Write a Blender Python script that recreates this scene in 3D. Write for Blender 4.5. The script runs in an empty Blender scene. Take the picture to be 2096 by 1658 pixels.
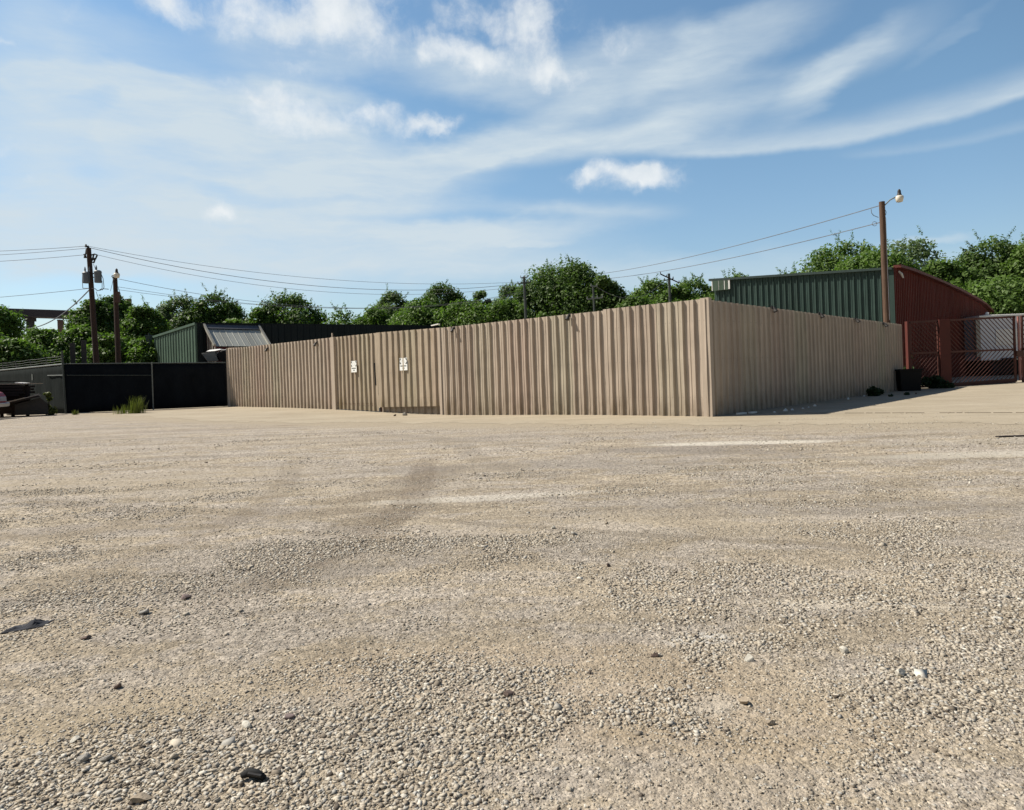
import bpy, math, random
import numpy as np
from mathutils import Vector, Matrix
random.seed(7)
rng = np.random.default_rng(11)
S = bpy.context.scene
COL = S.collection
# ------------------------------------------------------------------ camera model
F, CX, HY, ROLL, CH = 1400.0, 1048.0, 766.0, 0.035, 1.3
CR, SR = math.cos(ROLL), math.sin(ROLL)
def ray(px, py):
    u, v = px-CX, HY-py
    return Vector(((u*CR+v*SR)/F, 1.0, (-u*SR+v*CR)/F))
def D(px, py, Y):
    d = ray(px, py); return Vector((d.x*Y, Y, CH+d.z*Y))
def sstep(a, b, x):
    t = min(1, max(0, (x-a)/(b-a))); return t*t*(3-2*t)
def gh(x, y):
    r = .17*sstep(16.5, 25, x)*sstep(20, 30, y)
    n = .010*math.sin(x*.9+1.3*math.sin(y*.5))*math.cos(y*.8+.4*x) + .012*math.sin(x*.31+y*.22)
    a, b = (x+3.2)*.707-(y-26.5)*.707, (x+3.2)*.707+(y-26.5)*.707
    return r + n*sstep(70, 40, abs(x)+y)*sstep(12,9,y) - .155*math.exp(-(a/6.0)**2-(b/4.5)**2)
def G(px, py):
    z = 0
    for _ in range(6):
        d = ray(px, py); Y = (CH-z)/(-d.z); z = gh(d.x*Y, Y)
    return Vector((d.x*Y, Y, z))
def on_line(px, py, P, Q):
    """point of the vertical plane through P,Q seen at that direction"""
    d = ray(px, py); ax, ay = Q[0]-P[0], Q[1]-P[1]
    # P + s*a = t*d
    det = ax*(-d.y)-ay*(-d.x)
    s = (-P[0]*(-d.y)+P[1]*(-d.x))/det
    X, Yv = P[0]+s*ax, P[1]+s*ay
    return Vector((X, Yv, CH+d.z*Yv))

cam = bpy.data.cameras.new('camera'); co = bpy.data.objects.new('camera', cam); COL.objects.link(co)
cam.sensor_width = 36; cam.lens = F/2096*36; cam.clip_end = 3000; cam.clip_start = .05
cam.shift_y = -(829-HY)/2096
co.matrix_world = Matrix(((CR, SR, 0, 0), (0, 0, -1, 0), (-SR, CR, 0, CH), (0, 0, 0, 1)))
S.camera = co

# ------------------------------------------------------------------ materials
def newmat(name):
    m = bpy.data.materials.new(name); m.use_nodes = True
    nt = m.node_tree; b = nt.nodes['Principled BSDF']; return m, nt, b
class N:
    def __init__(s, nt): s.nt = nt
    def n(s, t, **k):
        nd = s.nt.nodes.new(t)
        for a, v in k.items(): setattr(nd, a, v)
        return nd
    def l(s, a, b): s.nt.links.new(a, b)
    def sock(s, inp, v):
        if isinstance(v, bpy.types.NodeSocket): s.l(v, inp)
        else: inp.default_value = v
    def math(s, op, a, b=0.0, clamp=False):
        nd = s.n('ShaderNodeMath', operation=op, use_clamp=clamp); s.sock(nd.inputs[0], a); s.sock(nd.inputs[1], b); return nd.outputs[0]
    def noise(s, vec, scale, detail=4, rough=.55, dim='3D'):
        nd = s.n('ShaderNodeTexNoise'); s.l(vec, nd.inputs['Vector']); nd.inputs['Scale'].default_value = scale
        nd.inputs['Detail'].default_value = detail; nd.inputs['Roughness'].default_value = rough; return nd
    def map(s, vec, loc=(0,0,0), rot=(0,0,0), scale=(1,1,1), kind='POINT'):
        nd = s.n('ShaderNodeMapping', vector_type=kind); s.l(vec, nd.inputs[0])
        nd.inputs['Location'].default_value = loc; nd.inputs['Rotation'].default_value = rot; nd.inputs['Scale'].default_value = scale; return nd.outputs[0]
    def rngm(s, v, a, b, c=0.0, d=1.0, smooth=False):
        nd = s.n('ShaderNodeMapRange'); nd.interpolation_type = 'SMOOTHSTEP' if smooth else 'LINEAR'
        s.sock(nd.inputs[0], v)
        for i, q in enumerate((a, b, c, d)): s.sock(nd.inputs[i+1], q)
        return nd.outputs[0]
    def mix(s, f, a, b, mode='MIX'):
        nd = s.n('ShaderNodeMix', data_type='RGBA', blend_type=mode); s.sock(nd.inputs[0], f)
        for i, q in ((6, a), (7, b)):
            if isinstance(q, bpy.types.NodeSocket): s.l(q, nd.inputs[i])
            else: nd.inputs[i].default_value = (*q, 1) if len(q) == 3 else q
        return nd.outputs[2]
    def hsvv(s, col, val, sat=1.0, hue=.5):
        nd = s.n('ShaderNodeHueSaturation'); s.l(col, nd.inputs['Color']) if isinstance(col, bpy.types.NodeSocket) else setattr(nd.inputs['Color'], 'default_value', (*col, 1))
        s.sock(nd.inputs['Value'], val); s.sock(nd.inputs['Saturation'], sat); s.sock(nd.inputs['Hue'], hue); return nd.outputs[0]
    def bump(s, h, strength, dist):
        nd = s.n('ShaderNodeBump'); s.l(h, nd.inputs['Height']); s.sock(nd.inputs['Strength'], strength); nd.inputs['Distance'].default_value = dist; return nd.outputs[0]

def plain(name, col, rough=.6, metal=0., var=.25, scale=3., spec=.4, stretch=(1,1,1), bump=0):
    m, nt, b = newmat(name); q = N(nt)
    tc = q.n('ShaderNodeTexCoord'); v = q.map(tc.outputs['Object'], scale=stretch)
    n1 = q.noise(v, scale, 5, .65).outputs[0]
    val = q.rngm(n1, .25, .75, 1-var, 1+var)
    q.l(q.hsvv(col, val), b.inputs['Base Color'])
    b.inputs['Roughness'].default_value = rough; b.inputs['Metallic'].default_value = metal; b.inputs['Specular IOR Level'].default_value = spec
    if bump: q.l(q.bump(n1, bump, .01), b.inputs['Normal'])
    return m

def sheet_metal(name, col, dirt, panel=.92, var=.12, rough=.55, dirtamt=.5, rusty=0., spec=.35):
    """painted steel cladding, object X runs along the wall"""
    m, nt, b = newmat(name); q = N(nt)
    tc = q.n('ShaderNodeTexCoord'); o = tc.outputs['Object']
    sx = q.n('ShaderNodeSeparateXYZ'); q.l(o, sx.inputs[0])
    idx = q.math('FLOOR', q.math('DIVIDE', sx.outputs[0], panel))
    wn = q.n('ShaderNodeTexWhiteNoise', noise_dimensions='1D'); q.l(idx, wn.inputs['W'])
    pv = q.rngm(wn.outputs[0], 0, 1, 1-var, 1+var)
    st = q.noise(q.map(o, scale=(9, 9, .35)), 1.6, 5, .7).outputs[0]
    st2 = q.noise(q.map(o, scale=(30, 30, .8)), 1.0, 3, .6).outputs[0]
    blot = q.noise(o, 1.1, 5, .6).outputs[0]
    c = q.hsvv(col, pv)
    if name.startswith('tan'):
        c = q.mix(q.rngm(wn.outputs[0], .82, .92, 0, .45), c, (col[0]*.80, col[1]*.93, col[2]*.85)); c = q.mix(q.rngm(wn.outputs[0], .18, .08, 0, .5), c, (col[0]*1.12, col[1]*1.04, col[2]*1.06))
    c = q.mix(q.math('MULTIPLY', q.rngm(st, .45, .75, 0, 1), dirtamt), c, dirt)
    c = q.hsvv(c, q.rngm(st2, .3, .7, .92, 1.08))
    c = q.hsvv(c, q.rngm(blot, .3, .7, .9, 1.08))
    low = q.math('MULTIPLY', q.rngm(sx.outputs[2], .05, .75, 1, 0), q.rngm(q.noise(q.map(o, scale=(3, 3, 1)), 1.5, 4, .7).outputs[0], .35, .65))
    c = q.mix(q.math('MULTIPLY', low, .75), c, (dirt[0]*.75, dirt[1]*.7, dirt[2]*.6))
    # screws in rows
    fz = q.math('ABSOLUTE', q.math('SUBTRACT', q.math('FRACT', q.math('DIVIDE', sx.outputs[2], 1.02)), .5))
    fx = q.math('ABSOLUTE', q.math('SUBTRACT', q.math('FRACT', q.math('DIVIDE', sx.outputs[0], .172)), .5))
    dot = q.math('MULTIPLY', q.math('LESS_THAN', fz, .013), q.math('LESS_THAN', fx, .07))
    c = q.mix(q.math('MULTIPLY', dot, .35), c, (.12, .09, .07))
    if rusty:
        r = q.rngm(q.noise(q.map(o, scale=(4, 4, .6)), 1.3, 6, .7).outputs[0], .58, .72)
        c = q.mix(q.math('MULTIPLY', r, rusty), c, (.30, .22, .09))
    q.l(c, b.inputs['Base Color']); b.inputs['Roughness'].default_value = rough; b.inputs['Specular IOR Level'].default_value = spec
    q.l(q.bump(blot, .25, .03), b.inputs['Normal'])
    return m

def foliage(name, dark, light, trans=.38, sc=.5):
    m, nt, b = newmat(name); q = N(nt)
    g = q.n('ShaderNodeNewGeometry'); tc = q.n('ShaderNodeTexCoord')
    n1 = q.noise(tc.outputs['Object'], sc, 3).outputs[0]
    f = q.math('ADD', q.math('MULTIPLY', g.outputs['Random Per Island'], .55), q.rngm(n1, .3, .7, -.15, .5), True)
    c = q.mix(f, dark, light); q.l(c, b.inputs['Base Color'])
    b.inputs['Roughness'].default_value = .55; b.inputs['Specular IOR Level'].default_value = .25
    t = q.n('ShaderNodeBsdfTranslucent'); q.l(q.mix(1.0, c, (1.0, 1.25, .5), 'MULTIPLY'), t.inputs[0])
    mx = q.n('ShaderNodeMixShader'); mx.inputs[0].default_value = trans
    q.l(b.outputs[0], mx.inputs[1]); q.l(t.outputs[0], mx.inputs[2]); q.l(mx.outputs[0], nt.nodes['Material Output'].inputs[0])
    return m

M = {}
M['tan'] = sheet_metal('tan_sheet', (.425, .355, .285), (.25, .205, .16), var=.12, dirtamt=.55, rusty=.22)
M['tan_gate'] = sheet_metal('tan_sheet_weathered', (.39, .322, .242), (.24, .195, .14), var=.10, dirtamt=.6, rusty=.7)
M['tan_shade'] = M['tan']
M['tan_trim'] = plain('tan_trim', (.425, .355, .285), .55, var=.08, scale=2, spec=.3)
M['green'] = sheet_metal('green_sheet', (.032, .062, .052), (.02, .035, .03), var=.12, dirtamt=.5)
M['green_pale'] = sheet_metal('green_sheet_faded', (.070, .115, .082), (.045, .07, .05), var=.12, dirtamt=.5)
M['green_shade'] = sheet_metal('green_sheet_shade', (.012, .018, .02), (.008, .01, .01), var=.15, dirtamt=.5, spec=.15)  # shed cladding with the front wall's shade put into the colour
M['green_trim'] = plain('green_trim', (.03, .05, .045), .5)
M['red'] = sheet_metal('red_sheet', (.125, .021, .013), (.07, .016, .010), var=.08, dirtamt=.5, spec=.2)
M['red_trim'] = plain('red_trim', (.10, .018, .013), .6)
M['redpaint'] = plain('red_gate_paint', (.085, .030, .022), .6, var=.3, scale=4)
M['redpost'] = plain('red_post', (.085, .018, .012), .7, var=.2)
M['maroon'] = plain('maroon_board', (.075, .012, .02), .7, stretch=(6, 6, 1))
M['screen'] = plain('black_screen', (.008, .010, .013), .95, var=.35, scale=1.5, spec=.05, stretch=(1, 1, .5))
M['screen_lit'] = plain('screen_sunlit_tone', (.011, .0145, .014), .95, var=.5, scale=1.6, spec=.05, stretch=(2.5, 2.5, .6))  # same black screen, colour lightened for the sunlit left run
M['rail'] = plain('galvanised_rail', (.17, .185, .175), .6, spec=.3)
M['rail_dark'] = plain('dark_rail', (.05, .06, .055), .6)
M['wood'] = plain('pole_wood', (.042, .023, .017), .85, var=.4, scale=3, stretch=(6, 6, .6), bump=.5)
M['wood_light'] = plain('weathered_pole_wood', (.095, .056, .036), .85, var=.35, scale=3, stretch=(6, 6, .6), bump=.5)
M['wire'] = plain('wire', (.16, .17, .19), .6)
M['transformer'] = plain('transformer_paint', (.12, .135, .15), .5, var=.15)
M['darkmetal'] = plain('dark_metal', (.03, .027, .025), .6)
M['brownmetal'] = plain('brown_metal', (.075, .035, .025), .7, var=.3)
M['white'] = plain('white_paint', (.78, .77, .73), .5, var=.06)
M['glass_lamp'] = plain('frosted_refractor', (.72, .68, .58), .35, var=.1)
M['sign'] = plain('sign_white', (.85, .86, .84), .4, var=.03)
M['ink'] = plain('sign_ink', (.03, .045, .04), .6)
M['black'] = plain('black_plastic', (.006, .006, .007), .6, spec=.2)
M['grey_roof'] = sheet_metal('grey_roof_sheet', (.40, .405, .36), (.26, .27, .25), panel=.62, var=.16, dirtamt=.4)
M['grey_roof_dark'] = plain('roof_flashing', (.075, .08, .095), .6)
M['grey_box'] = plain('grey_box_paint', (.13, .135, .125), .6)
M['trailer'] = plain('trailer_white', (.66, .67, .70), .5, var=.08, scale=1)
M['trailer_edge'] = plain('trailer_edge', (.30, .29, .25), .5)
M['steel_bright'] = plain('bumper_chrome', (.45, .46, .48), .3, metal=.7, var=.1)
M['carred'] = plain('car_red', (.30, .035, .03), .3, var=.05, spec=.6)
M['glass'] = plain('dark_glass', (.02, .025, .03), .08, var=.05, spec=.8)
M['headlight'] = plain('headlight', (.30, .31, .33), .2, var=.2, spec=.8)
M['rubber'] = plain('rubber', (.012, .012, .012), .85)
M['oldwood'] = plain('scrap_wood', (.02, .014, .012), .9, var=.5, scale=4, stretch=(1, 6, 6))
M['palewood'] = plain('pale_board', (.34, .29, .23), .8, var=.3, scale=4)
M['concrete_far'] = plain('bridge_steel', (.035, .034, .042), .9, var=.25, scale=.3)
M['pier'] = plain('pier_concrete', (.11, .075, .062), .9, var=.25, scale=.6)
M['leaf_dark'] = foliage('leaf_dark', (.050, .092, .024), (.135, .205, .055))
M['leaf_mid'] = foliage('leaf_mid', (.064, .115, .026), (.165, .250, .062))
M['leaf_light'] = foliage('leaf_light', (.068, .120, .026), (.160, .245, .062))
M['leaf_blue'] = foliage('leaf_greyish', (.070, .112, .050), (.19, .25, .125))
M['weed'] = foliage('weed_leaf', (.07, .09, .02), (.19, .21, .05), .25)
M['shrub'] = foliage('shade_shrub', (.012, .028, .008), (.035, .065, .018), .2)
M['bark'] = plain('bark', (.07, .055, .04), .9, var=.35, scale=4, stretch=(4, 4, 1))

# ------------------------------------------------------------------ mesh helpers
class MB:
    def __init__(s): s.v = []; s.f = []
    def add(s, vs, fs):
        o = len(s.v); s.v += [tuple(p) for p in vs]; s.f += [tuple(i+o for i in f) for f in fs]
    def box(s, lo, hi, mat=None):
        x0, y0, z0 = lo; x1, y1, z1 = hi
        vs = [Vector(p) for p in ((x0,y0,z0),(x1,y0,z0),(x1,y1,z0),(x0,y1,z0),(x0,y0,z1),(x1,y0,z1),(x1,y1,z1),(x0,y1,z1))]
        if mat: vs = [mat @ p for p in vs]
        s.add(vs, [(0,3,2,1),(4,5,6,7),(0,1,5,4),(1,2,6,5),(2,3,7,6),(3,0,4,7)])
    def beam(s, a, b, w, h, up=(0,0,1)):
        a, b = Vector(a), Vector(b); d = (b-a).normalized(); u = Vector(up)
        r = d.cross(u)
        if r.length < 1e-3: r = d.cross(Vector((1, 0, 0)))
        r.normalize(); u = r.cross(d)
        vs = [p + r*(sx*w/2) + u*(sy*h/2) for p in (a, b) for sx, sy in ((-1,-1),(1,-1),(1,1),(-1,1))]
        s.add(vs, [(0,1,2,3),(7,6,5,4),(0,4,5,1),(1,5,6,2),(2,6,7,3),(3,7,4,0)])
    def tube(s, pts, rad, n=8, caps=True):
        pts = [Vector(p) for p in pts]; k = len(pts)
        if not hasattr(rad, '__len__'): rad = [rad]*k
        vs = []; prev = None
        for i, p in enumerate(pts):
            d = (pts[min(i+1, k-1)]-pts[max(i-1, 0)]).normalized()
            if prev is None:
                r = d.cross(Vector((0, 0, 1)))
                if r.length < 1e-2: r = d.cross(Vector((1, 0, 0)))
            else: r = prev - d*prev.dot(d)
            r.normalize(); prev = r; u = d.cross(r)
            for j in range(n):
                a = 2*math.pi*j/n; vs.append(p + (r*math.cos(a)+u*math.sin(a))*rad[i])
        fs = [(i*n+j, i*n+(j+1) % n, (i+1)*n+(j+1) % n, (i+1)*n+j) for i in range(k-1) for j in range(n)]
        if caps: fs += [tuple(range(n-1, -1, -1)), tuple((k-1)*n+j for j in range(n))]
        s.add(vs, fs)
    def lathe(s, prof, n=20, mat=None):
        vs = []
        for r, z in prof:
            for j in range(n):
                a = 2*math.pi*j/n; p = Vector((r*math.cos(a), r*math.sin(a), z)); vs.append(mat @ p if mat else p)
        k = len(prof)
        fs = [(i*n+j, i*n+(j+1) % n, (i+1)*n+(j+1) % n, (i+1)*n+j) for i in range(k-1) for j in range(n)]
        fs += [tuple(range(n-1, -1, -1)), tuple((k-1)*n+j for j in range(n))]
        s.add(vs, fs)
    def prism(s, poly, vec):
        poly = [Vector(p) for p in poly]; n = len(poly); vec = Vector(vec)
        s.add(poly+[p+vec for p in poly], [tuple(range(n-1, -1, -1)), tuple(range(n, 2*n))]+[(i, (i+1) % n, n+(i+1) % n, n+i) for i in range(n)])
    def build(s, name, mat, parent=None, smooth=False, bevel=0, solid=0):
        me = bpy.data.meshes.new(name); me.from_pydata(s.v, [], s.f); me.update()
        import bmesh
        bm = bmesh.new(); bm.from_mesh(me); bmesh.ops.recalc_face_normals(bm, faces=bm.faces) if not solid else None; bm.to_mesh(me); bm.free()
        me.materials.append(mat)
        if smooth: me.shade_smooth()
        o = bpy.data.objects.new(name, me); COL.objects.link(o)
        if parent: o.parent = parent
        if solid:
            md = o.modifiers.new('s', 'SOLIDIFY'); md.thickness = solid; md.offset = 0
        if bevel:
            md = o.modifiers.new('b', 'BEVEL'); md.width = bevel; md.segments = 2; md.limit_method = 'ANGLE'
        return o
def tag(o, label=None, cat=None, group=None, kind=None):
    if label: o['label'] = label
    if cat: o['category'] = cat
    if group: o['group'] = group
    if kind: o['kind'] = kind
    return o
def empty(name, label, cat, loc=(0,0,0), rotz=0, group=None):
    o = bpy.data.objects.new(name, None); COL.objects.link(o); o.location = loc; o.rotation_euler = (0, 0, rotz)
    o.empty_display_size = .2
    return tag(o, label, cat, group)
def npmesh(name, verts, faces, mat, parent=None, smooth=False):
    me = bpy.data.meshes.new(name); nv, nf, k = len(verts), len(faces), faces.shape[1]
    me.vertices.add(nv); me.vertices.foreach_set('co', verts.astype(np.float32).ravel())
    me.loops.add(nf*k); me.loops.foreach_set('vertex_index', faces.astype(np.int32).ravel())
    me.polygons.add(nf); me.polygons.foreach_set('loop_start', np.arange(0, nf*k, k, dtype=np.int32))
    me.update(calc_edges=True); me.materials.append(mat)
    if smooth: me.shade_smooth()
    o = bpy.data.objects.new(name, me); COL.objects.link(o)
    if parent: o.parent = parent
    return o

# ------------------------------------------------------------------ sun and sky
SD = Vector((-.98, .20, 1.0*math.tan(math.radians(48)))).normalized()
sun = bpy.data.lights.new('sun', 'SUN'); sun.energy = 5.0; sun.angle = math.radians(.6); sun.color = (1, .93, .82)
so = bpy.data.objects.new('sun', sun); COL.objects.link(so)
so.rotation_euler = (-SD).to_track_quat('-Z', 'Y').to_euler()
W = bpy.data.worlds.new('World'); S.world = W; W.use_nodes = True
nt = W.node_tree; nt.nodes.clear(); q = N(nt)
sky = q.n('ShaderNodeTexSky', sky_type='NISHITA'); sky.sun_disc = False
sky.sun_elevation = math.asin(SD.z); sky.sun_rotation = math.atan2(SD.x, SD.y) % (2*math.pi)
sky.air_density = 1.25; sky.dust_density = .6; sky.ozone_density = 1.6
tc = q.n('ShaderNodeTexCoord'); sx = q.n('ShaderNodeSeparateXYZ'); q.l(tc.outputs['Generated'], sx.inputs[0])
az = q.math('ARCTAN2', sx.outputs[0], sx.outputs[1]); el = q.math('ARCSINE', sx.outputs[2])
cb = q.n('ShaderNodeCombineXYZ'); q.l(az, cb.inputs[0]); q.l(el, cb.inputs[1]); base = cb.outputs[0]
def warp(vec, amp, scale, detail, rough=.55, stretch=(1,1,1), rot=0):
    nn = q.noise(q.map(vec, rot=(0, 0, rot), scale=stretch), scale, detail, rough)
    sub = q.n('ShaderNodeVectorMath', operation='SUBTRACT'); q.l(nn.outputs['Color'], sub.inputs[0]); sub.inputs[1].default_value = (.5, .5, .5)
    scn = q.n('ShaderNodeVectorMath', operation='MULTIPLY'); q.l(sub.outputs[0], scn.inputs[0]); scn.inputs[1].default_value = (amp, amp, 0)
    ad = q.n('ShaderNodeVectorMath', operation='ADD'); q.l(vec, ad.inputs[0]); q.l(scn.outputs[0], ad.inputs[1]); return ad.outputs[0]
def blob(vec, px, py, rx, ry, ang, w, soft=0.0):
    d = ray(px, py); a = math.atan2(d.x, d.y); e = math.atan2(d.z, math.hypot(d.x, d.y))
    k = 1/F*math.cos(a)
    m = q.map(vec, loc=(a, e, 0), rot=(0, 0, math.radians(ang)-ROLL*0), scale=(rx*k, ry*k, 1), kind='TEXTURE')
    ln = q.n('ShaderNodeVectorMath', operation='LENGTH'); q.l(m, ln.inputs[0])
    return q.rngm(ln.outputs['Value'], soft, 1.0, w, 0, True)
def acc(lst, op='ADD'):
    r = lst[0]
    for x in lst[1:]: r = q.math(op, r, x)
    return r
wv = warp(base, .10, 3.5, 5, .6, (1, 2.4, 1), .25)
veils = [
 (420,250,260,110,-6,.85), (330,330,150,120,-60,.55), (600,300,330,110,0,.7), (330,160,220,40,-8,.45), (600,175,260,45,-4,.45), (110,140,120,40,10,.35),
 (980,310,330,60,12,.55), (760,400,330,60,6,.45), (300,470,420,110,0,.75), (120,500,330,80,0,.6), (700,520,700,110,0,.60), (1000,470,420,40,2,.35),
 (1330,265,330,60,8,.35), (1480,120,260,75,15,.40), (1700,150,180,45,24,.35), (1250,150,260,80,5,.40), (1100,230,200,40,15,.2), (980,140,220,70,0,.4),
 (1900,482,120,14,3,.3), (1300,560,520,60,0,.30), (1050,497,160,12,3,.25), (1850,560,500,70,0,.15), (640,90,330,70,0,.3), (1950,60,120,20,30,.08), (20,430,200,40,0,.25), (60,240,230,230,0,.30), (200,90,260,90,0,.22), (520,365,220,60,0,.42), (140,300,170,130,0,.26), (40,150,160,80,0,.2)]
vsum = acc([blob(wv, v[0], v[1], v[2], v[3], v[4], v[5]*1.65, .25) for v in veils])
def azel(px, py):
    d = ray(px, py); return math.atan2(d.x, d.y), math.atan2(d.z, math.hypot(d.x, d.y))
wa = warp(base, .016, 9, 5, .6); sa = q.n('ShaderNodeSeparateXYZ'); q.l(wa, sa.inputs[0])
def arc(pts, th0, th1, w, edge=.006):
    P_ = [azel(*p) for p in pts]; c2, c1, c0 = np.polyfit([p[0] for p in P_], [p[1] for p in P_], 2)
    x = sa.outputs[0]; cv = q.math('ADD', q.math('MULTIPLY', q.math('ADD', q.math('MULTIPLY', x, float(c2)), float(c1)), x), float(c0))
    d = q.math('SUBTRACT', sa.outputs[1], cv); a0, a1 = P_[0][0], P_[-1][0]
    th = q.rngm(x, a0, a1, th0/F, th1/F)
    up_ = q.rngm(q.math('DIVIDE', d, th), .05, 1.0, 1, 0, True); lo = q.rngm(d, -edge*.4, edge, 0, 1, True)
    win = q.math('MULTIPLY', q.rngm(x, a0-.03, a0+(a1-a0)*.22, 0, 1, True), q.rngm(x, a1-(a1-a0)*.12, a1+.05, 1, 0, True))
    return q.math('MULTIPLY', q.math('MULTIPLY', up_, lo), q.math('MULTIPLY', win, w))
arcs = [arc([(1250,318),(1450,323),(1620,308),(1850,278),(2096,208),(2300,120)], 75, 60, .75, .008),
        arc([(660,385),(850,362),(1050,350),(1250,318),(1400,290)], 50, 90, .55, .016),
        arc([(560,445),(900,446),(1150,430),(1370,450)], 40, 40, .50, .012),
        arc([(1300,240),(1500,230),(1650,205),(1800,150),(1900,90)], 30, 95, .42, .02),
        arc([(1740,322),(1850,318),(1980,292),(2120,262)], 22, 26, .30, .006),
        arc([(0,445),(250,440),(500,470)], 60, 50, .35, .01),
        arc([(1480,165),(1600,160),(1720,130)], 25, 40, .25, .01)]
vs = q.math('MINIMUM', q.math('ADD', vsum, acc(arcs)), 1.0)
streak = q.noise(q.map(warp(base, .05, 5, 3), rot=(0, 0, -.22), scale=(1.5, 9, 1)), 3.2, 6, .62).outputs[0]
streak2 = q.noise(q.map(base, rot=(0, 0, -.5), scale=(2, 7, 1)), 6, 5, .6).outputs[0]
veil = q.math('MULTIPLY', vs, q.rngm(streak, .25, .7, .60, 1.15))
veil = q.math('MULTIPLY', veil, q.rngm(streak2, .25, .7, .85, 1.08), True)
# thin cirrus everywhere else in the sky, so that the dome is not empty off frame
elsew = q.math('MULTIPLY', q.rngm(streak, .5, .75, 0, .35), q.rngm(q.math('ABSOLUTE', az), .7, 1.0, 0, 1))
wp = warp(warp(base, .07, 12, 5, .55), .012, 50, 3, .6)
puffs = [
 (560,45,190,75,-8,1.1), (700,40,190,85,-4,1.3), (800,30,90,45,0,.7), (600,90,60,25,0,.8), (345,5,95,48,5,1.2), (150,45,42,42,-50,.42), (0,85,50,18,0,.7),
 (1000,35,150,70,-10,.9), (1100,70,130,90,-50,1.15), (960,115,170,46,-12,1.2), (1120,145,105,38,-10,1.2), (870,95,60,36,0,1.0), (1265,75,85,48,0,.48),
 (540,200,110,30,-6,.85), (640,240,240,52,-5,.95), (770,240,150,36,-4,.8), (880,248,85,26,0,1.2), (620,160,110,26,0,.5),
 (1215,348,75,30,6,1.0), (1305,352,130,42,-4,1.35), (450,430,58,28,0,.95), (510,445,60,18,-10,.4),
 (15,300,85,28,0,.5), (60,375,26,12,0,.35), (650,118,100,22,-4,.4), (1310,385,110,14,0,.4)]
pf = acc([blob(wp, v[0], v[1], v[2]*1.18, v[3]*1.22, v[4], v[5]*1.15, -.2) for v in puffs], 'MAXIMUM')
pn = q.noise(warp(base, .03, 12, 3), 17, 6, .62).outputs[0]
puff = q.rngm(q.math('ADD', pf, q.math('MULTIPLY', q.rngm(pn, .3, .7, -.55, .35), q.math('MINIMUM', q.math('MULTIPLY', pf, 3.0), 1.0))), .0, 1.3, 0, 1, True)
# sky colours
skyc = q.n('ShaderNodeVectorMath', operation='SCALE'); q.l(sky.outputs[0], skyc.inputs[0]); skyc.inputs['Scale'].default_value = .085
front = q.rngm(q.math('ABSOLUTE', az), .55, 1.15, 1, 0, True)  # sky outside the front sector is dimmed to weaken the fill light
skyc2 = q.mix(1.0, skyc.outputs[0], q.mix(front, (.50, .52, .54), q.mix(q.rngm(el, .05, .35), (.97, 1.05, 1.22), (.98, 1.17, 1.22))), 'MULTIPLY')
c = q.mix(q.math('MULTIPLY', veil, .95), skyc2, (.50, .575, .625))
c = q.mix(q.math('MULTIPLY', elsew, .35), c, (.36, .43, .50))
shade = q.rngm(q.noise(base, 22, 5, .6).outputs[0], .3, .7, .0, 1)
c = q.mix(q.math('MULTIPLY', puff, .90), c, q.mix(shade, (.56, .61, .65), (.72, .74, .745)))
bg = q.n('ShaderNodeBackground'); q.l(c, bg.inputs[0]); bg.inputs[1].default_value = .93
out = q.n('ShaderNodeOutputWorld'); q.l(bg.outputs[0], out.inputs[0])
W.cycles.sampling_method = 'MANUAL'; W.cycles.sample_map_resolution = 512
S.view_settings.view_transform = 'Standard'; S.view_settings.look = 'None'; S.view_settings.gamma = 1; S.view_settings.exposure = .46
S.cycles.use_denoising = True; S.cycles.denoiser = 'OPENIMAGEDENOISE'; S.cycles.denoising_input_passes = 'RGB_ALBEDO_NORMAL'
S.cycles.max_bounces = 6; S.cycles.transparent_max_bounces = 4

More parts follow.
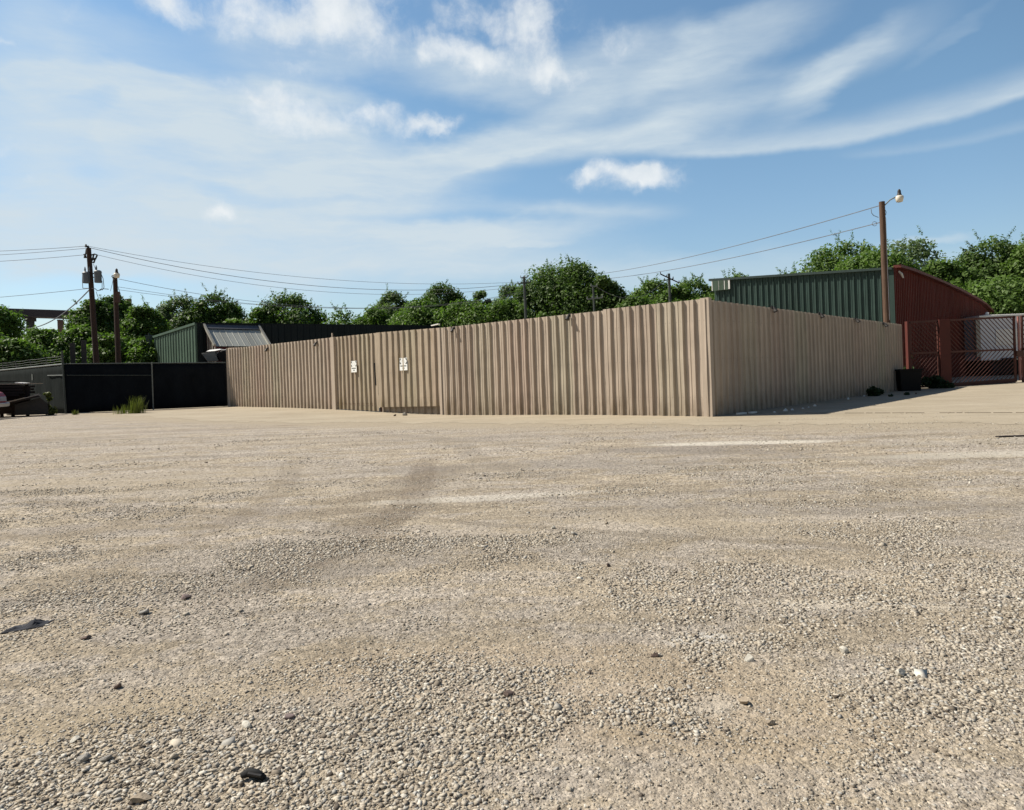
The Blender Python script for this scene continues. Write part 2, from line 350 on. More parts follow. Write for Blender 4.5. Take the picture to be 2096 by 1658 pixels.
# ------------------------------------------------------------------ ground
def ground_material():
    m, nt, b = newmat('gravel_lot'); q = N(nt)
    tc = q.n('ShaderNodeTexCoord'); o = tc.outputs['Object']
    fl = q.map(o, scale=(1, 1, 0))
    big = q.noise(q.map(o, rot=(0, 0, .15), scale=(.8, 1.0, 0)), .7, 7, .68).outputs[0]
    med = q.noise(q.map(o, rot=(0, 0, -.1), scale=(.6, 1.2, 0)), 2.2, 6, .7).outputs[0]
    fine = q.noise(fl, 16, 5, .75).outputs[0]
    grit = q.noise(fl, 90, 3, .7).outputs[0]
    v1 = q.n('ShaderNodeTexVoronoi'); q.l(fl, v1.inputs['Vector']); v1.inputs['Scale'].default_value = 42; v1.inputs['Randomness'].default_value = 1
    v2 = q.n('ShaderNodeTexVoronoi'); q.l(fl, v2.inputs['Vector']); v2.inputs['Scale'].default_value = 95
    v3 = q.n('ShaderNodeTexVoronoi'); q.l(fl, v3.inputs['Vector']); v3.inputs['Scale'].default_value = 17
    sep = q.n('ShaderNodeSeparateColor'); q.l(v1.outputs['Color'], sep.inputs[0]); r1 = sep.outputs[0]
    sep2 = q.n('ShaderNodeSeparateColor'); q.l(v2.outputs['Color'], sep2.inputs[0]); r2 = sep2.outputs[0]
    sep3 = q.n('ShaderNodeSeparateColor'); q.l(v3.outputs['Color'], sep3.inputs[0]); r3 = sep3.outputs[0]
    dirt = q.mix(q.rngm(med, .3, .7), (.275, .228, .166), (.405, .345, .262))
    grav = q.mix(q.rngm(fine, .3, .7), (.245, .212, .175), (.40, .352, .292))
    gm = q.rngm(q.math('ADD', big, q.math('MULTIPLY', q.math('SUBTRACT', med, .5), .9)), .44, .56, 0, 1, True)
    sy = q.n('ShaderNodeSeparateXYZ'); q.l(o, sy.inputs[0])
    far = q.rngm(sy.outputs[1], 8, 16, 0, .35); gm2 = q.math('ADD', gm, far, True)
    c = q.mix(gm2, dirt, grav)
    dst = q.rngm(sy.outputs[1], 4, 10)
    c = q.hsvv(c, q.math('ADD', 1.0, q.math('MULTIPLY', q.rngm(r1, 0, 1, -.40, .42), q.rngm(dst, 0, 1, .5, 1)))); c = q.hsvv(c, q.math('ADD', 1.0, q.math('MULTIPLY', q.rngm(r2, 0, 1, -.30, .32), q.rngm(dst, 0, 1, .8, 1))))
    big3 = q.math('MULTIPLY', q.math('GREATER_THAN', r3, .86), q.math('LESS_THAN', v3.outputs['Distance'], .35))
    c = q.mix(q.math('MULTIPLY', big3, q.rngm(dst, 0, 1, .12, .5)), c, (.46, .42, .35))
    dk = q.math('MULTIPLY', q.math('LESS_THAN', r3, .10), q.math('LESS_THAN', v3.outputs['Distance'], .3))
    c = q.mix(q.math('MULTIPLY', dk, q.rngm(dst, 0, 1, .12, .45)), c, (.10, .08, .065))
    c = q.hsvv(c, q.rngm(grit, .3, .7, .80, 1.2)); c = q.hsvv(c, q.rngm(fine, .25, .75, .84, 1.16)); c = q.hsvv(c, q.rngm(med, .3, .7, .88, 1.12))
    # long faint wheel tracks and washed streaks running across the lot
    tr = q.noise(q.map(o, rot=(0, 0, .07), scale=(.07, 1.5, 0)), 1.1, 5, .65).outputs[0]
    c = q.hsvv(c, q.rngm(tr, .32, .68, .84, 1.14))
    tr2 = q.noise(q.map(o, rot=(0, 0, -.25), scale=(.2, 1.7, 0)), 1.7, 5, .65).outputs[0]
    c = q.hsvv(c, q.rngm(tr2, .3, .7, .90, 1.08))
    wob = q.noise(fl, 1.8, 6, .75)
    sub = q.n('ShaderNodeVectorMath', operation='SUBTRACT'); q.l(wob.outputs['Color'], sub.inputs[0]); sub.inputs[1].default_value = (.5, .5, .5)
    scn = q.n('ShaderNodeVectorMath', operation='MULTIPLY'); q.l(sub.outputs[0], scn.inputs[0]); scn.inputs[1].default_value = (1.1, 1.1, 0)
    scs = q.n('ShaderNodeVectorMath', operation='MULTIPLY'); q.l(sub.outputs[0], scs.inputs[0]); scs.inputs[1].default_value = (.22, .22, 0)
    ads = q.n('ShaderNodeVectorMath', operation='ADD'); q.l(fl, ads.inputs[0]); q.l(scs.outputs[0], ads.inputs[1])
    ad = q.n('ShaderNodeVectorMath', operation='ADD'); q.l(fl, ad.inputs[0]); q.l(scn.outputs[0], ad.inputs[1]); wf = ad.outputs[0]
    stains = [  # stains and bare slabs of the lot: px, py, rx(m), ry(m), angle, colour, strength
      (1510,907,1.7,.34,-6,(.80,.74,.63),1.0),(1400,918,2.0,.45,-4,(.20,.175,.15),.6),(980,1020,1.3,.20,4,(.76,.70,.60),.8),
      (1560,925,1.5,.30,-10,(.22,.19,.16),.45),
      (200,985,3.6,.8,4,(.50,.425,.32),.55),(850,985,.45,1.6,-15,(.21,.17,.13),.6),(780,1060,.35,.9,-30,(.22,.18,.135),.6),(690,1130,.30,.7,-45,(.23,.185,.14),.55),(560,1190,.25,.9,-70,(.22,.19,.155),.5),(560,1000,3.0,.5,-4,(.48,.41,.31),.5),(300,1075,2.5,.35,8,(.26,.215,.17),.4),(1750,1040,3.5,.4,-6,(.30,.265,.225),.4),(1150,950,3.5,.6,2,(.30,.27,.235),.45),(120,900,2.5,.5,0,(.24,.20,.16),.4),
      (1430,1310,.17,.08,5,(.70,.67,.61),.9),(1460,1440,.14,.10,0,(.70,.67,.61),.9),(1740,1238,.55,.10,-12,(.70,.62,.50),.85),
      (2030,930,2.0,.35,-3,(.72,.66,.55),.75),(1960,905,1.8,.4,0,(.56,.50,.41),.5),(590,871,1.3,.12,0,(.13,.075,.05),.8),(1300,1075,2.6,.5,-10,(.48,.41,.31),.4),
      (150,1480,.55,.25,20,(.50,.41,.28),.5),(500,1400,.8,.3,10,(.46,.38,.27),.4),(1100,1380,1.2,.4,-5,(.47,.37,.26),.5),(1450,1480,.9,.3,-5,(.49,.385,.26),.55),(1500,1620,.5,.15,0,(.50,.40,.27),.4),
      (90,1225,.5,.12,15,(.13,.115,.105),.6),(700,900,4,.7,0,(.44,.375,.29),.35),(420,880,3.5,.5,0,(.30,.25,.21),.45)]
    for px, py, rx, ry, an, col, w in stains:
        p = G(px, py); mm = q.map(wf if min(rx, ry) > .4 else ads.outputs[0], loc=(p.x, p.y, 0), rot=(0, 0, math.radians(an)), scale=(rx*1.35, ry*1.35, 1), kind='TEXTURE')
        ln = q.n('ShaderNodeVectorMath', operation='LENGTH'); q.l(mm, ln.inputs[0])
        msk = q.math('MULTIPLY', q.rngm(ln.outputs['Value'], .45, .85, 1, 0, True), q.rngm(fine, .35, .6, .30, 1.0))
        c = q.mix(q.math('MULTIPLY', msk, w), c, tuple(v_*.74 for v_ in col))
    # curved tyre tracks pressed into the gravel
    wsep = q.n('ShaderNodeSeparateXYZ'); q.l(ads.outputs[0], wsep.inputs[0])
    for pts, wd, amt, colr in (
        ([(880,935),(868,962),(840,1020),(770,1080),(680,1135),(560,1190),(430,1235)], .23, .55, (.145,.112,.08)),
        ([(600,950),(585,990),(520,1040),(420,1090),(300,1135),(150,1180)], .20, .38, (.16,.127,.092)),
        ([(905,900),(960,930),(1150,975),(1500,1010),(2100,1040)], .30, .35, (.17,.145,.115)),
        ([(850,1062),(1050,1072),(1300,1095),(1650,1115),(2100,1130)], .10, .55, (.15,.122,.09)),
        ([(700,880),(1000,905),(1400,925),(1800,935),(2096,938)], .5, .35, (.20,.175,.145)),
        ([(0,1010),(250,1040),(500,1050),(800,1040)], .22, .35, (.175,.14,.105))):
        gp_ = [G(*p) for p in pts]; vert = abs(gp_[0].y-gp_[-1].y) > abs(gp_[0].x-gp_[-1].x)
        ind = [p.y if vert else p.x for p in gp_]; dep = [p.x if vert else p.y for p in gp_]
        cf = np.polyfit(ind, dep, 3 if vert else 2); iv = wsep.outputs[1 if vert else 0]; dv = wsep.outputs[0 if vert else 1]
        val = float(cf[0])
        for c_ in cf[1:]: val = q.math('ADD', q.math('MULTIPLY', val, iv), float(c_))
        dist = q.math('ABSOLUTE', q.math('SUBTRACT', dv, val))
        i0, i1 = min(ind), max(ind)
        win = q.math('MULTIPLY', q.rngm(iv, i0-.5, i0+.6, 0, 1, True), q.rngm(iv, i1-1.2, i1+.4, 1, 0, True))
        mk = q.math('MULTIPLY', q.rngm(dist, wd*.55, wd*.95, 1, 0, True), win)
        mk = q.math('MULTIPLY', mk, q.rngm(fine, .38, .6, .25, 1.0))
        c = q.mix(q.math('MULTIPLY', mk, amt), c, colr)
    # dust blown from the apron onto the gravel: a soft warm border
    eg = [G(*p) for p in ((250,851),(420,861),(640,866),(900,866),(1300,869),(1600,869),(2000,866))]
    cf = np.polyfit([p.x for p in eg], [p.y for p in eg], 3); val = float(cf[0])
    for c_ in cf[1:]: val = q.math('ADD', q.math('MULTIPLY', val, sy.outputs[0]), float(c_))
    dd = q.math('SUBTRACT', sy.outputs[1], val)
    du = q.math('MULTIPLY', q.rngm(q.math('ADD', dd, q.math('MULTIPLY', q.math('SUBTRACT', med, .5), 5.0)), -3.2, .0, 0, 1, True), .92)
    c = q.mix(du, c, q.hsvv((.34, .288, .212), q.rngm(fine, .3, .7, .85, 1.15)))
    q.l(c, b.inputs['Base Color']); b.inputs['Roughness'].default_value = .95; b.inputs['Specular IOR Level'].default_value = .12
    h = q.math('ADD', q.math('MULTIPLY', q.math('SUBTRACT', .6, v1.outputs['Distance']), .55), q.math('MULTIPLY', q.math('SUBTRACT', .6, v2.outputs['Distance']), .3))
    h = q.math('ADD', h, q.math('MULTIPLY', fine, 1.0)); h = q.math('ADD', h, q.math('MULTIPLY', grit, .4))
    h = q.math('ADD', h, q.math('MULTIPLY', q.math('SUBTRACT', .6, v3.outputs['Distance']), .5))
    q.l(q.bump(h, .9, .014), b.inputs['Normal'])
    return m
def axis(pts):
    r = []
    for a, b, st in pts: r += list(np.arange(a, b, st))
    return np.array(r+[pts[-1][1]])
gx = axis([(-900, -100, 100), (-100, -40, 10), (-40, -12, 1), (-12, 12, .25), (12, 40, .5), (40, 100, 10), (100, 900, 100)])
gy = axis([(-300, -20, 40), (-20, 1, 3), (1, 16, .25), (16, 44, .5), (44, 100, 8), (100, 1400, 100)])
V = np.array([(x, y, gh(x, y)) for y in gy for x in gx]); nx = len(gx)
Fc = np.array([(j*nx+i, j*nx+i+1, (j+1)*nx+i+1, (j+1)*nx+i) for j in range(len(gy)-1) for i in range(nx-1)])
g = npmesh('ground', V, Fc, ground_material(), smooth=True); tag(g, kind='structure')

def concrete_material():
    m, nt, b = newmat('dusty_concrete'); q = N(nt)
    tc = q.n('ShaderNodeTexCoord'); o = tc.outputs['Object']
    a = q.noise(o, .5, 6, .65).outputs[0]; f = q.noise(o, 12, 5, .7).outputs[0]; gq = q.noise(o, 70, 3, .7).outputs[0]
    c = q.mix(q.rngm(a, .3, .7), (.315, .265, .192), (.385, .332, .25))
    c = q.hsvv(c, q.rngm(f, .25, .75, .86, 1.12)); c = q.hsvv(c, q.rngm(gq, .3, .7, .9, 1.1))
    s = q.noise(q.map(o, rot=(0, 0, .1), scale=(.15, 1.3, 1)), 1.5, 5, .7).outputs[0]; c = q.hsvv(c, q.rngm(s, .3, .7, .88, 1.1))
    q.l(c, b.inputs['Base Color']); b.inputs['Roughness'].default_value = .9; b.inputs['Specular IOR Level'].default_value = .15
    q.l(q.bump(q.math('ADD', f, gq), .5, .008), b.inputs['Normal']); return m
M['concrete'] = concrete_material()
A = G(469, 832); C = G(1457, 853); E = G(1850, 797.5)
A.z = C.z = E.z = 0
# apron: columns across, front edge ragged
cols = []
fr = [(250,851),(330,855),(420,861),(520,864),(640,866),(760,866),(900,866),(1100,867),(1300,869),(1457,870),(1600,869),(1800,868),(2000,866),(2100,868),(2400,868)]
xs = []
for i in range(len(fr)-1):
    n = max(2, int((fr[i+1][0]-fr[i][0])/7))
    for k in range(n): t = k/n; xs.append((fr[i][0]+(fr[i+1][0]-fr[i][0])*t, fr[i][1]+(fr[i+1][1]-fr[i][1])*t))
rj = np.random.default_rng(3); vv = []; K = 14; w = 0
for px, py in xs:
    w = .8*w + rj.normal(0, .8)
    p = G(px, py + w*1.0)
    back = 43.0 if px < 1000 else 36.0
    # follow rays into the distance
    for k in range(K+1):
        t = k/K; y = p.y + (back-p.y)*t; x = p.x + (ray(px, py).x*back-p.x)*t
        vv.append((x, y, gh(x, y)+.004))
n = len(xs); ff = np.array([(i*(K+1)+k, (i+1)*(K+1)+k, (i+1)*(K+1)+k+1, i*(K+1)+k+1) for i in range(n-1) for k in range(K)])
ap = npmesh('concrete_apron', np.array(vv), ff, M['concrete']); tag(ap, kind='structure')
# joint between slabs: weeds and dirt in it
mb = MB(); px = 1480
while px < 2300:
    w = random.uniform(10, 60)
    p0, p1 = G(px, 846.5-(px-1480)*.002), G(px+w, 846.5-(px+w-1480)*.002)
    if random.random() < .8: mb.beam(p0+Vector((0, 0, .008)), p1+Vector((0, 0, .008)), .05*random.uniform(.6, 1.6), .012)
    px += w+random.uniform(0, 8)
tag(mb.build('expansion_joint', plain('joint_dirt', (.16, .13, .09), .95, var=.4, scale=6)), kind='structure')

# ---- gravel: loose stones
def ico():
    t = (1+5**.5)/2
    v = np.array([(-1,t,0),(1,t,0),(-1,-t,0),(1,-t,0),(0,-1,t),(0,1,t),(0,-1,-t),(0,1,-t),(t,0,-1),(t,0,1),(-t,0,-1),(-t,0,1)], float); v /= np.linalg.norm(v[0])
    f = np.array([(0,11,5),(0,5,1),(0,1,7),(0,7,10),(0,10,11),(1,5,9),(5,11,4),(11,10,2),(10,7,6),(7,1,8),(3,9,4),(3,4,2),(3,2,6),(3,6,8),(3,8,9),(4,9,5),(2,4,11),(6,2,10),(8,6,7),(9,8,1)])
    return v, f
CV = np.array([(-1,-1,-1),(1,-1,-1),(1,1,-1),(-1,1,-1),(-1,-1,1),(1,-1,1),(1,1,1),(-1,1,1)], float)*.72
CF = np.array([(0,2,1),(0,3,2),(4,5,6),(4,6,7),(0,1,5),(0,5,4),(1,2,6),(1,6,5),(2,3,7),(2,7,6),(3,0,4),(3,4,7)])
IV, IF = CV, CF
def vnoise(x, y, seed, sc):
    r = np.random.default_rng(seed); T = r.random((64, 64)); x = x*sc; y = y*sc
    xi = np.floor(x).astype(int); yi = np.floor(y).astype(int); fx = x-xi; fy = y-yi; fx = fx*fx*(3-2*fx); fy = fy*fy*(3-2*fy)
    g = lambda a, b: T[a % 64, b % 64]
    return (g(xi, yi)*(1-fx)+g(xi+1, yi)*fx)*(1-fy)+(g(xi, yi+1)*(1-fx)+g(xi+1, yi+1)*fx)*fy
def density(x, y):
    nz = .45*vnoise(x, y*1.6, 1, .7)+.3*vnoise(x, y, 2, 1.9)+.25*vnoise(x, y, 3, 5)
    d = np.clip((nz-.45)/.32, 0, .7)+.25*vnoise(x, y, 9, 9)-.1
    for px, py, r0, r1, w in ((1880,1420,.62,.42,1.5),(200,1600,.9,.30,1.6),(480,1480,.8,.30,1.2),(2000,1560,.5,.2,.6),(1080,1180,.9,.28,1.0),(700,1370,.7,.25,1.0),(250,1215,1.3,.4,1.1),(620,1560,.6,.25,1.0),(1900,1190,1.3,.35,.7),(1000,1640,.5,.12,.6)):
        p = G(px, py); e = w*np.exp(-(((x-p.x)/r0)**2+((y-p.y)/r1)**2)); d = d+np.clip((e*.8+(nz-.5)*1.0)-.12, 0, 1.0)
    for px, py, r0, r1, w in ((1450,1380,1.0,.35,.9),(1050,1430,.8,.2,.5),(500,1330,.9,.25,.5),(1450,1520,.8,.2,.7),(120,1440,.5,.15,.8),(1500,1150,2.5,.5,.5)):
        p = G(px, py); d = d-w*np.exp(-(((x-p.x)/r0)**2+((y-p.y)/r1)**2))
    return np.clip(d, .0, 1.2)
ghv = np.vectorize(gh)
VV, FF = [], []; off = 0
for (y0, y1, dens, rmin, rmax) in ((1.6, 3.2, 14000, .003, .0108), (3.2, 5.5, 7000, .0035, .0115), (5.5, 9, 1500, .005, .013), (9, 17, 110, .008, .019)):
    ymid = (y0+y1)/2; wid = 1.62*y1+2.2; n = int(dens*wid*(y1-y0))
    y = rng.uniform(y0, y1, n); x = rng.uniform(-wid/2, wid/2, n)
    dn = density(x, y); keep = (np.abs(x) < .80*y+1.1) & (rng.random(n) < (.42+.70*dn)/1.1)
    # not behind the fence or on the apron
    keep &= (y < 17.0)
    x, y, dn = x[keep], y[keep], dn[keep]; n = len(x)
    r = (rmin+(rmax-rmin)*rng.random(n)**2.6)*(.60+.40*np.clip(dn, 0, 1)); big = rng.random(n) < .006; r[big] *= rng.uniform(1.4, 2.4, big.sum())
    sc = np.stack([r*rng.uniform(.8, 1.5, n), r*rng.uniform(.7, 1.1, n), r*rng.uniform(.3, .65, n)], 1)
    v = IV[None]*(1+rng.uniform(-.5, .5, (n, 8, 3)))*sc[:, None, :]
    # tilt then spin
    ta = rng.normal(0, .3, n); ct, st_ = np.cos(ta)[:, None], np.sin(ta)[:, None]
    v = np.stack([v[..., 0]*ct+v[..., 2]*st_, v[..., 1], -v[..., 0]*st_+v[..., 2]*ct], 2)
    a = rng.uniform(0, 6.283, n); ca, sa = np.cos(a)[:, None], np.sin(a)[:, None]
    v = np.stack([v[..., 0]*ca-v[..., 1]*sa, v[..., 0]*sa+v[..., 1]*ca, v[..., 2]], 2)
    z = ghv(x, y)+sc[:, 2]*.2
    v += np.stack([x, y, z], 1)[:, None, :]
    VV.append(v.reshape(-1, 3)); FF.append((IF[None]+(np.arange(n)*8)[:, None, None]).reshape(-1, 3)+off); off += n*8
def stone_material(name, a, b_, c_, lo=.55, hi=1.25):
    m, nt, b = newmat(name); q = N(nt); g = q.n('ShaderNodeNewGeometry'); tc = q.n('ShaderNodeTexCoord')
    rp = g.outputs['Random Per Island']
    cr = q.n('ShaderNodeValToRGB'); q.l(rp, cr.inputs[0]); e = cr.color_ramp.elements
    e[0].position = 0; e[0].color = (*c_, 1); e[1].position = 1; e[1].color = (.60, .56, .48, 1)
    for p, cc in ((.08, a), (.4, b_), (.75, (.47, .42, .34)), (.93, (.33, .315, .285))): k = e.new(p); k.color = (*cc, 1)
    n = q.noise(tc.outputs['Object'], 150, 3, .7).outputs[0]
    q.l(q.hsvv(cr.outputs[0], q.rngm(n, .3, .7, .85, 1.15)), b.inputs['Base Color']); b.inputs['Roughness'].default_value = .9; b.inputs['Specular IOR Level'].default_value = .2
    return m
sm = stone_material('stones', (.20, .168, .130), (.35, .305, .24), (.06, .048, .04))
gv = npmesh('gravel', np.concatenate(VV), np.concatenate(FF), sm); tag(gv, 'loose pale limestone gravel scattered over the lot in the foreground', 'gravel', kind='stuff')
print('stones', off//8)

# single rocks one can pick out
def rock(px, py, wpx, hpx, col, label, name='rock', cat='rock', rot=0, seed=0):
    import bmesh
    p = G(px, py); s = p.y/F; r = random.Random(seed+px)
    bm = bmesh.new(); bmesh.ops.create_icosphere(bm, subdivisions=3, radius=1)
    dirs = [(Vector((r.gauss(0, 1), r.gauss(0, 1), r.gauss(0, 1))).normalized(), r.uniform(.40, .72)) for _ in range(12)]
    for v in bm.verts:
        for d, k in dirs:
            t = v.co.dot(d)
            if t > k: v.co -= d*(t-k)
        v.co *= 1+r.uniform(-.02, .02)
        v.co = Vector((v.co.x*wpx*s*.55, v.co.y*wpx*s*.42, v.co.z*hpx*s*.62))
    me = bpy.data.meshes.new(name); bm.to_mesh(me); bm.free(); me.materials.append(col)
    o = bpy.data.objects.new(name, me); COL.objects.link(o); o.location = p+Vector((0, 0, hpx*s*.28)); o.rotation_euler = (0, 0, rot)
    return tag(o, label, cat)
rw = plain('rock_white', (.52, .49, .42), .9, var=.2, scale=30, bump=.6); rt = plain('rock_tan', (.30, .245, .18), .9, var=.3, scale=30, bump=.6)
rd = plain('rock_dark', (.12, .085, .07), .9, var=.3, scale=30, bump=.6); rp_ = plain('rock_purple', (.17, .13, .12), .9, var=.2, scale=30, bump=.4); rg = plain('rock_grey', (.25, .235, .21), .9, var=.3, scale=30, bump=.6)
for a in (
 (1535,1352,24,16,rw,'chalk white rock on bare tan dirt in the right foreground',.2),
 (1842,1384,30,18,rw,'white pointed rock at the edge of the dense gravel on the right',.5),
 (1524,1441,28,18,rt,'tan wedge shaped rock beside a pale bare slab',-.4),
 (1340,1344,20,10,rd,'small dark brown rock on bare tan dirt',.1),
 (380,1226,24,12,rp_,'smooth reddish purple stone in the left gravel',.1),
 (1040,1424,26,12,rd,'dark brown flat rock low in the middle foreground',.6),
 (590,1470,26,14,rp_,'pinkish grey rock in the lower left gravel',.3),
 (503,1487,30,12,rw,'pale flat rock with a dark underside in the lower left gravel',.0),
 (152,1517,22,13,rw,'bright white square stone in the lower left gravel',.2),
 (172,1557,28,18,rg,'grey rounded rock right of its pair in the lower left',.2),
 (216,1558,24,14,rg,'grey angular rock with a flat top in the lower left',.7),
 (285,1640,52,22,rt,'large yellowish flat rock at the bottom left edge of the lot',.1),
 (296,1256,26,12,rg,'grey rock casting a dark shadow in the left gravel',.3),
 (1577,1483,24,13,rt,'tan lump of rock below the wedge shaped rock',.2),
 (1245,1160,12,8,rd,'tiny dark rock alone in the middle distance',.2),
 (1132,1082,12,9,rw,'small white rock with a shadow in the middle of the lot',.4),
 (1728,1334,22,14,rw,'pale rock at the left tip of the dense gravel',.4),
 (1242,902+170,9,6,rt,'little tan rock in the middle of the lot',.4),
 (830,851,12,8,rg,'grey rubble lump on the drive in front of the sign gate',.2),
 (808,852,8,5,rd,'small dark lump on the drive in front of the sign gate',.2),
 (1875,807,6,5,rd,'dark pebble on the sunlit concrete near the red gate',.1),
 (178,1307,22,9,rd,'flat dark stone in the left foreground',.1),
 (243,1408,20,12,rd,'dark squat stone in the left foreground gravel',.1)):
    rock(*a[:6], rot=a[6])
# black scrap objects
e = empty('tyre_scrap', 'torn black piece of tyre lying in the bottom left gravel', 'tyre scrap', G(518, 1597))
mb = MB(); s = G(518, 1597).y/F
mb.tube([Vector((-24*s, 0, 10*s)), Vector((-10*s, 4*s, 14*s)), Vector((8*s, 2*s, 12*s)), Vector((25*s, -2*s, 5*s))], [6*s, 9*s, 9*s, 6*s], 7); mb.build('tread', M['rubber'], e, smooth=True)
mb = MB(); mb.beam((-8*s, -5*s, 17*s), (20*s, -7*s, 12*s), 7*s, 5*s); mb.build('sidewall', M['darkmetal'], e, bevel=.002)
p = G(45, 1290); s = p.y/F
mb = MB(); r = random.Random(2); nx_, ny_ = 16, 8; vs_ = []
for j in range(ny_):
    for i in range(nx_):
        u, v = i/(nx_-1), j/(ny_-1); edge = min(u, 1-u, v, 1-v)
        vs_.append(((u-.5)*62*s, (v-.5)*42*s+u*34*s, .004+edge*38*s*(.5+.5*math.sin(u*9+v*3))*(.6+.4*r.random())))
mb.add(vs_, [(j*nx_+i, j*nx_+i+1, (j+1)*nx_+i+1, (j+1)*nx_+i) for j in range(ny_-1) for i in range(nx_-1)])
o = mb.build('rag', plain('black_cloth', (.03, .032, .04), .9), solid=.004); o.location = p; tag(o, 'crumpled black rag on the gravel at the left edge', 'rag')

# ------------------------------------------------------------------ corrugated sheets
def wallmesh(P, Q, prof, pitch, ztop, zbot, flip=False, jitter=0.0, seed=0, warpz=True):
    """prof: list of (fraction of pitch, outward offset). ztop/zbot functions of distance. local X from P to Q, outward = -Y"""
    L = (Vector(Q).to_2d()-Vector(P).to_2d()).length; r = random.Random(seed)
    mb = MB(); pts = []; k = 0; x = 0
    while x < L:
        pt = pitch*(1+r.uniform(-jitter, jitter))
        for f, d in prof:
            if x+f*pt <= L: pts.append((x+f*pt, d*(1+r.uniform(-.06, .06))))
        x += pt
    pts.append((L, 0)); rows = 7
    vs = []
    for (xx, d) in pts:
        for j in range(rows):
            t = j/(rows-1); z = zbot(xx)*(1-t)+ztop(xx)*t
            wob = .006*math.sin(xx*2.3+z*1.9+seed)+.004*math.sin(xx*7.1-z*3.3)
            vs.append((xx, -d-wob, z))
    fs = [(i*rows+j, (i+1)*rows+j, (i+1)*rows+j+1, i*rows+j+1) for i in range(len(pts)-1) for j in range(rows-1)]
    mb.add(vs, fs); return mb, L
def place(o, P, Q):
    o.location = (P[0], P[1], 0); o.rotation_euler = (0, 0, math.atan2(Q[1]-P[1], Q[0]-P[0])); return o
def lin(z0, z1, L): return lambda x: z0+(z1-z0)*x/L
PR = [(0, 0), (.30, 0), (.34, .012), (.38, .012), (.42, 0), (.64, 0), (.71, .072), (.85, .072), (.92, 0)]
PR2 = [(0, 0), (.60, 0), (.68, .066), (.86, .066), (.94, 0)]
PS = [(0, 0), (.52, 0), (.60, .055), (.80, .055), (.88, 0)]

def seg(px0, px1, ptop0, ptop1, prof, pitch, mat, parent, name, zb=(0, 0), off=0, jitter=.03, seed=0):
    P = on_line(*ptop0, A, C); Q = on_line(*ptop1, A, C)
    zt0, zt1 = P.z, Q.z; P2, Q2 = Vector((P.x, P.y, 0)), Vector((Q.x, Q.y, 0))
    nrm = Vector((-(Q2-P2).y, (Q2-P2).x, 0)).normalized()
    P2 += nrm*off; Q2 += nrm*off; L = (Q2-P2).length
    mb, L = wallmesh(P2, Q2, prof, pitch, lin(zt0, zt1, L), lin(zb[0], zb[1], L), jitter=jitter, seed=seed)
    o = mb.build(name, mat, parent, solid=.003)
    base = parent.matrix_basis if parent else Matrix()
    place(o, P2, Q2); return P2, Q2, zt0, zt1
# left length of fence
f1 = empty('metal_fence', 'tan ribbed sheet metal fence running from the black fence to the sign gate', 'fence')
seg(467, 683, (467, 714), (683, 690.5), PR2, .345, M['tan'], f1, 'panel', (-.06, -.12), jitter=.03, seed=1)
P = on_line(469, 830, A, C); mb = MB(); mb.box((-.05, -.05, 0), (.05, .05, on_line(467, 713, A, C).z+.02)); o = mb.build('end_post', M['tan_trim'], f1); o.location = (P.x, P.y, 0)
mb = MB(); a0 = on_line(467, 713, A, C); a1 = on_line(497, 711, A, C)
mb.beam(a0+Vector((.02, .05, 0)), a1+Vector((.02, .05, -.02)), .10, .05); mb.build('cap', M['tan_trim'], f1)
# gate leaves
g1 = empty('metal_gate', 'left leaf of the tan ribbed gate, with the narrower white sign on it', 'gate')
seg(686, 769, (686, 690), (769, 681.5), PR2, .345, M['tan_gate'], g1, 'panel', (-.01, -.07), off=.03, seed=5, jitter=.05)
p_ = on_line(684, 752, A, C); mb = MB(); mb.box((-.09, -.09, -.15), (.16, .05, on_line(683, 689, A, C).z-.02)); mb.box((-.055, -.05, on_line(683, 689, A, C).z-.02), (-.005, .0, on_line(683, 689, A, C).z+.17)); o = mb.build('gate_post', M['tan_trim'], g1); place(o, p_, p_+(C-A))
pa = on_line(689, 837, A, C); pb = on_line(769, 839, A, C); nrm = Vector((-(C-A).y, (C-A).x, 0)).normalized()
mb = MB(); mb.beam(Vector((pa.x, pa.y, .26))-nrm*.005, Vector((pb.x, pb.y, .24))-nrm*.005, .012, .012); mb.build('lower_rail', M['brownmetal'], g1)
g2 = empty('metal_gate', 'right tan gate leaf hanging above a dark gap, with the wider white sign', 'gate')
zb1 = on_line(780, 833.5, A, C).z; zb2 = on_line(899, 831, A, C).z
seg(771, 900, (771, 681), (900, 671), PR2, .40, M['tan_gate'], g2, 'panel', (zb1, zb2), off=-.02, seed=9, jitter=.05)
seg(771, 900, (771, 824), (900, 822), PR2, .40, plain('kick_board', (.30, .25, .20), .8, var=.4), g2, 'kick_board', (-.2, -.2), off=.16, seed=2)
pa = on_line(768.5, 743, A, C); pb = on_line(771.5, 789, A, C); mb = MB(); mb.beam(pa-nrm*.055, pb-nrm*.055, .06, .03, up=(nrm.x, nrm.y, 0)); mb.build('slot_shade_strip', M['black'], g2)  # black bar painted in for the dark opening between the leaves
p_ = on_line(901.5, 752, A, C); mb = MB(); mb.box((-.07, -.03, -.2), (.06, .08, on_line(901, 671, A, C).z)); place(mb.build('gate_post', M['tan_trim'], g2), p_, p_+(C-A))
pa = on_line(884, 666.5, A, C); pb = on_line(899, 663, A, C); mb = MB(); mb.beam(pa, pb, .09, .035); mb.build('cap', M['white'], g2)
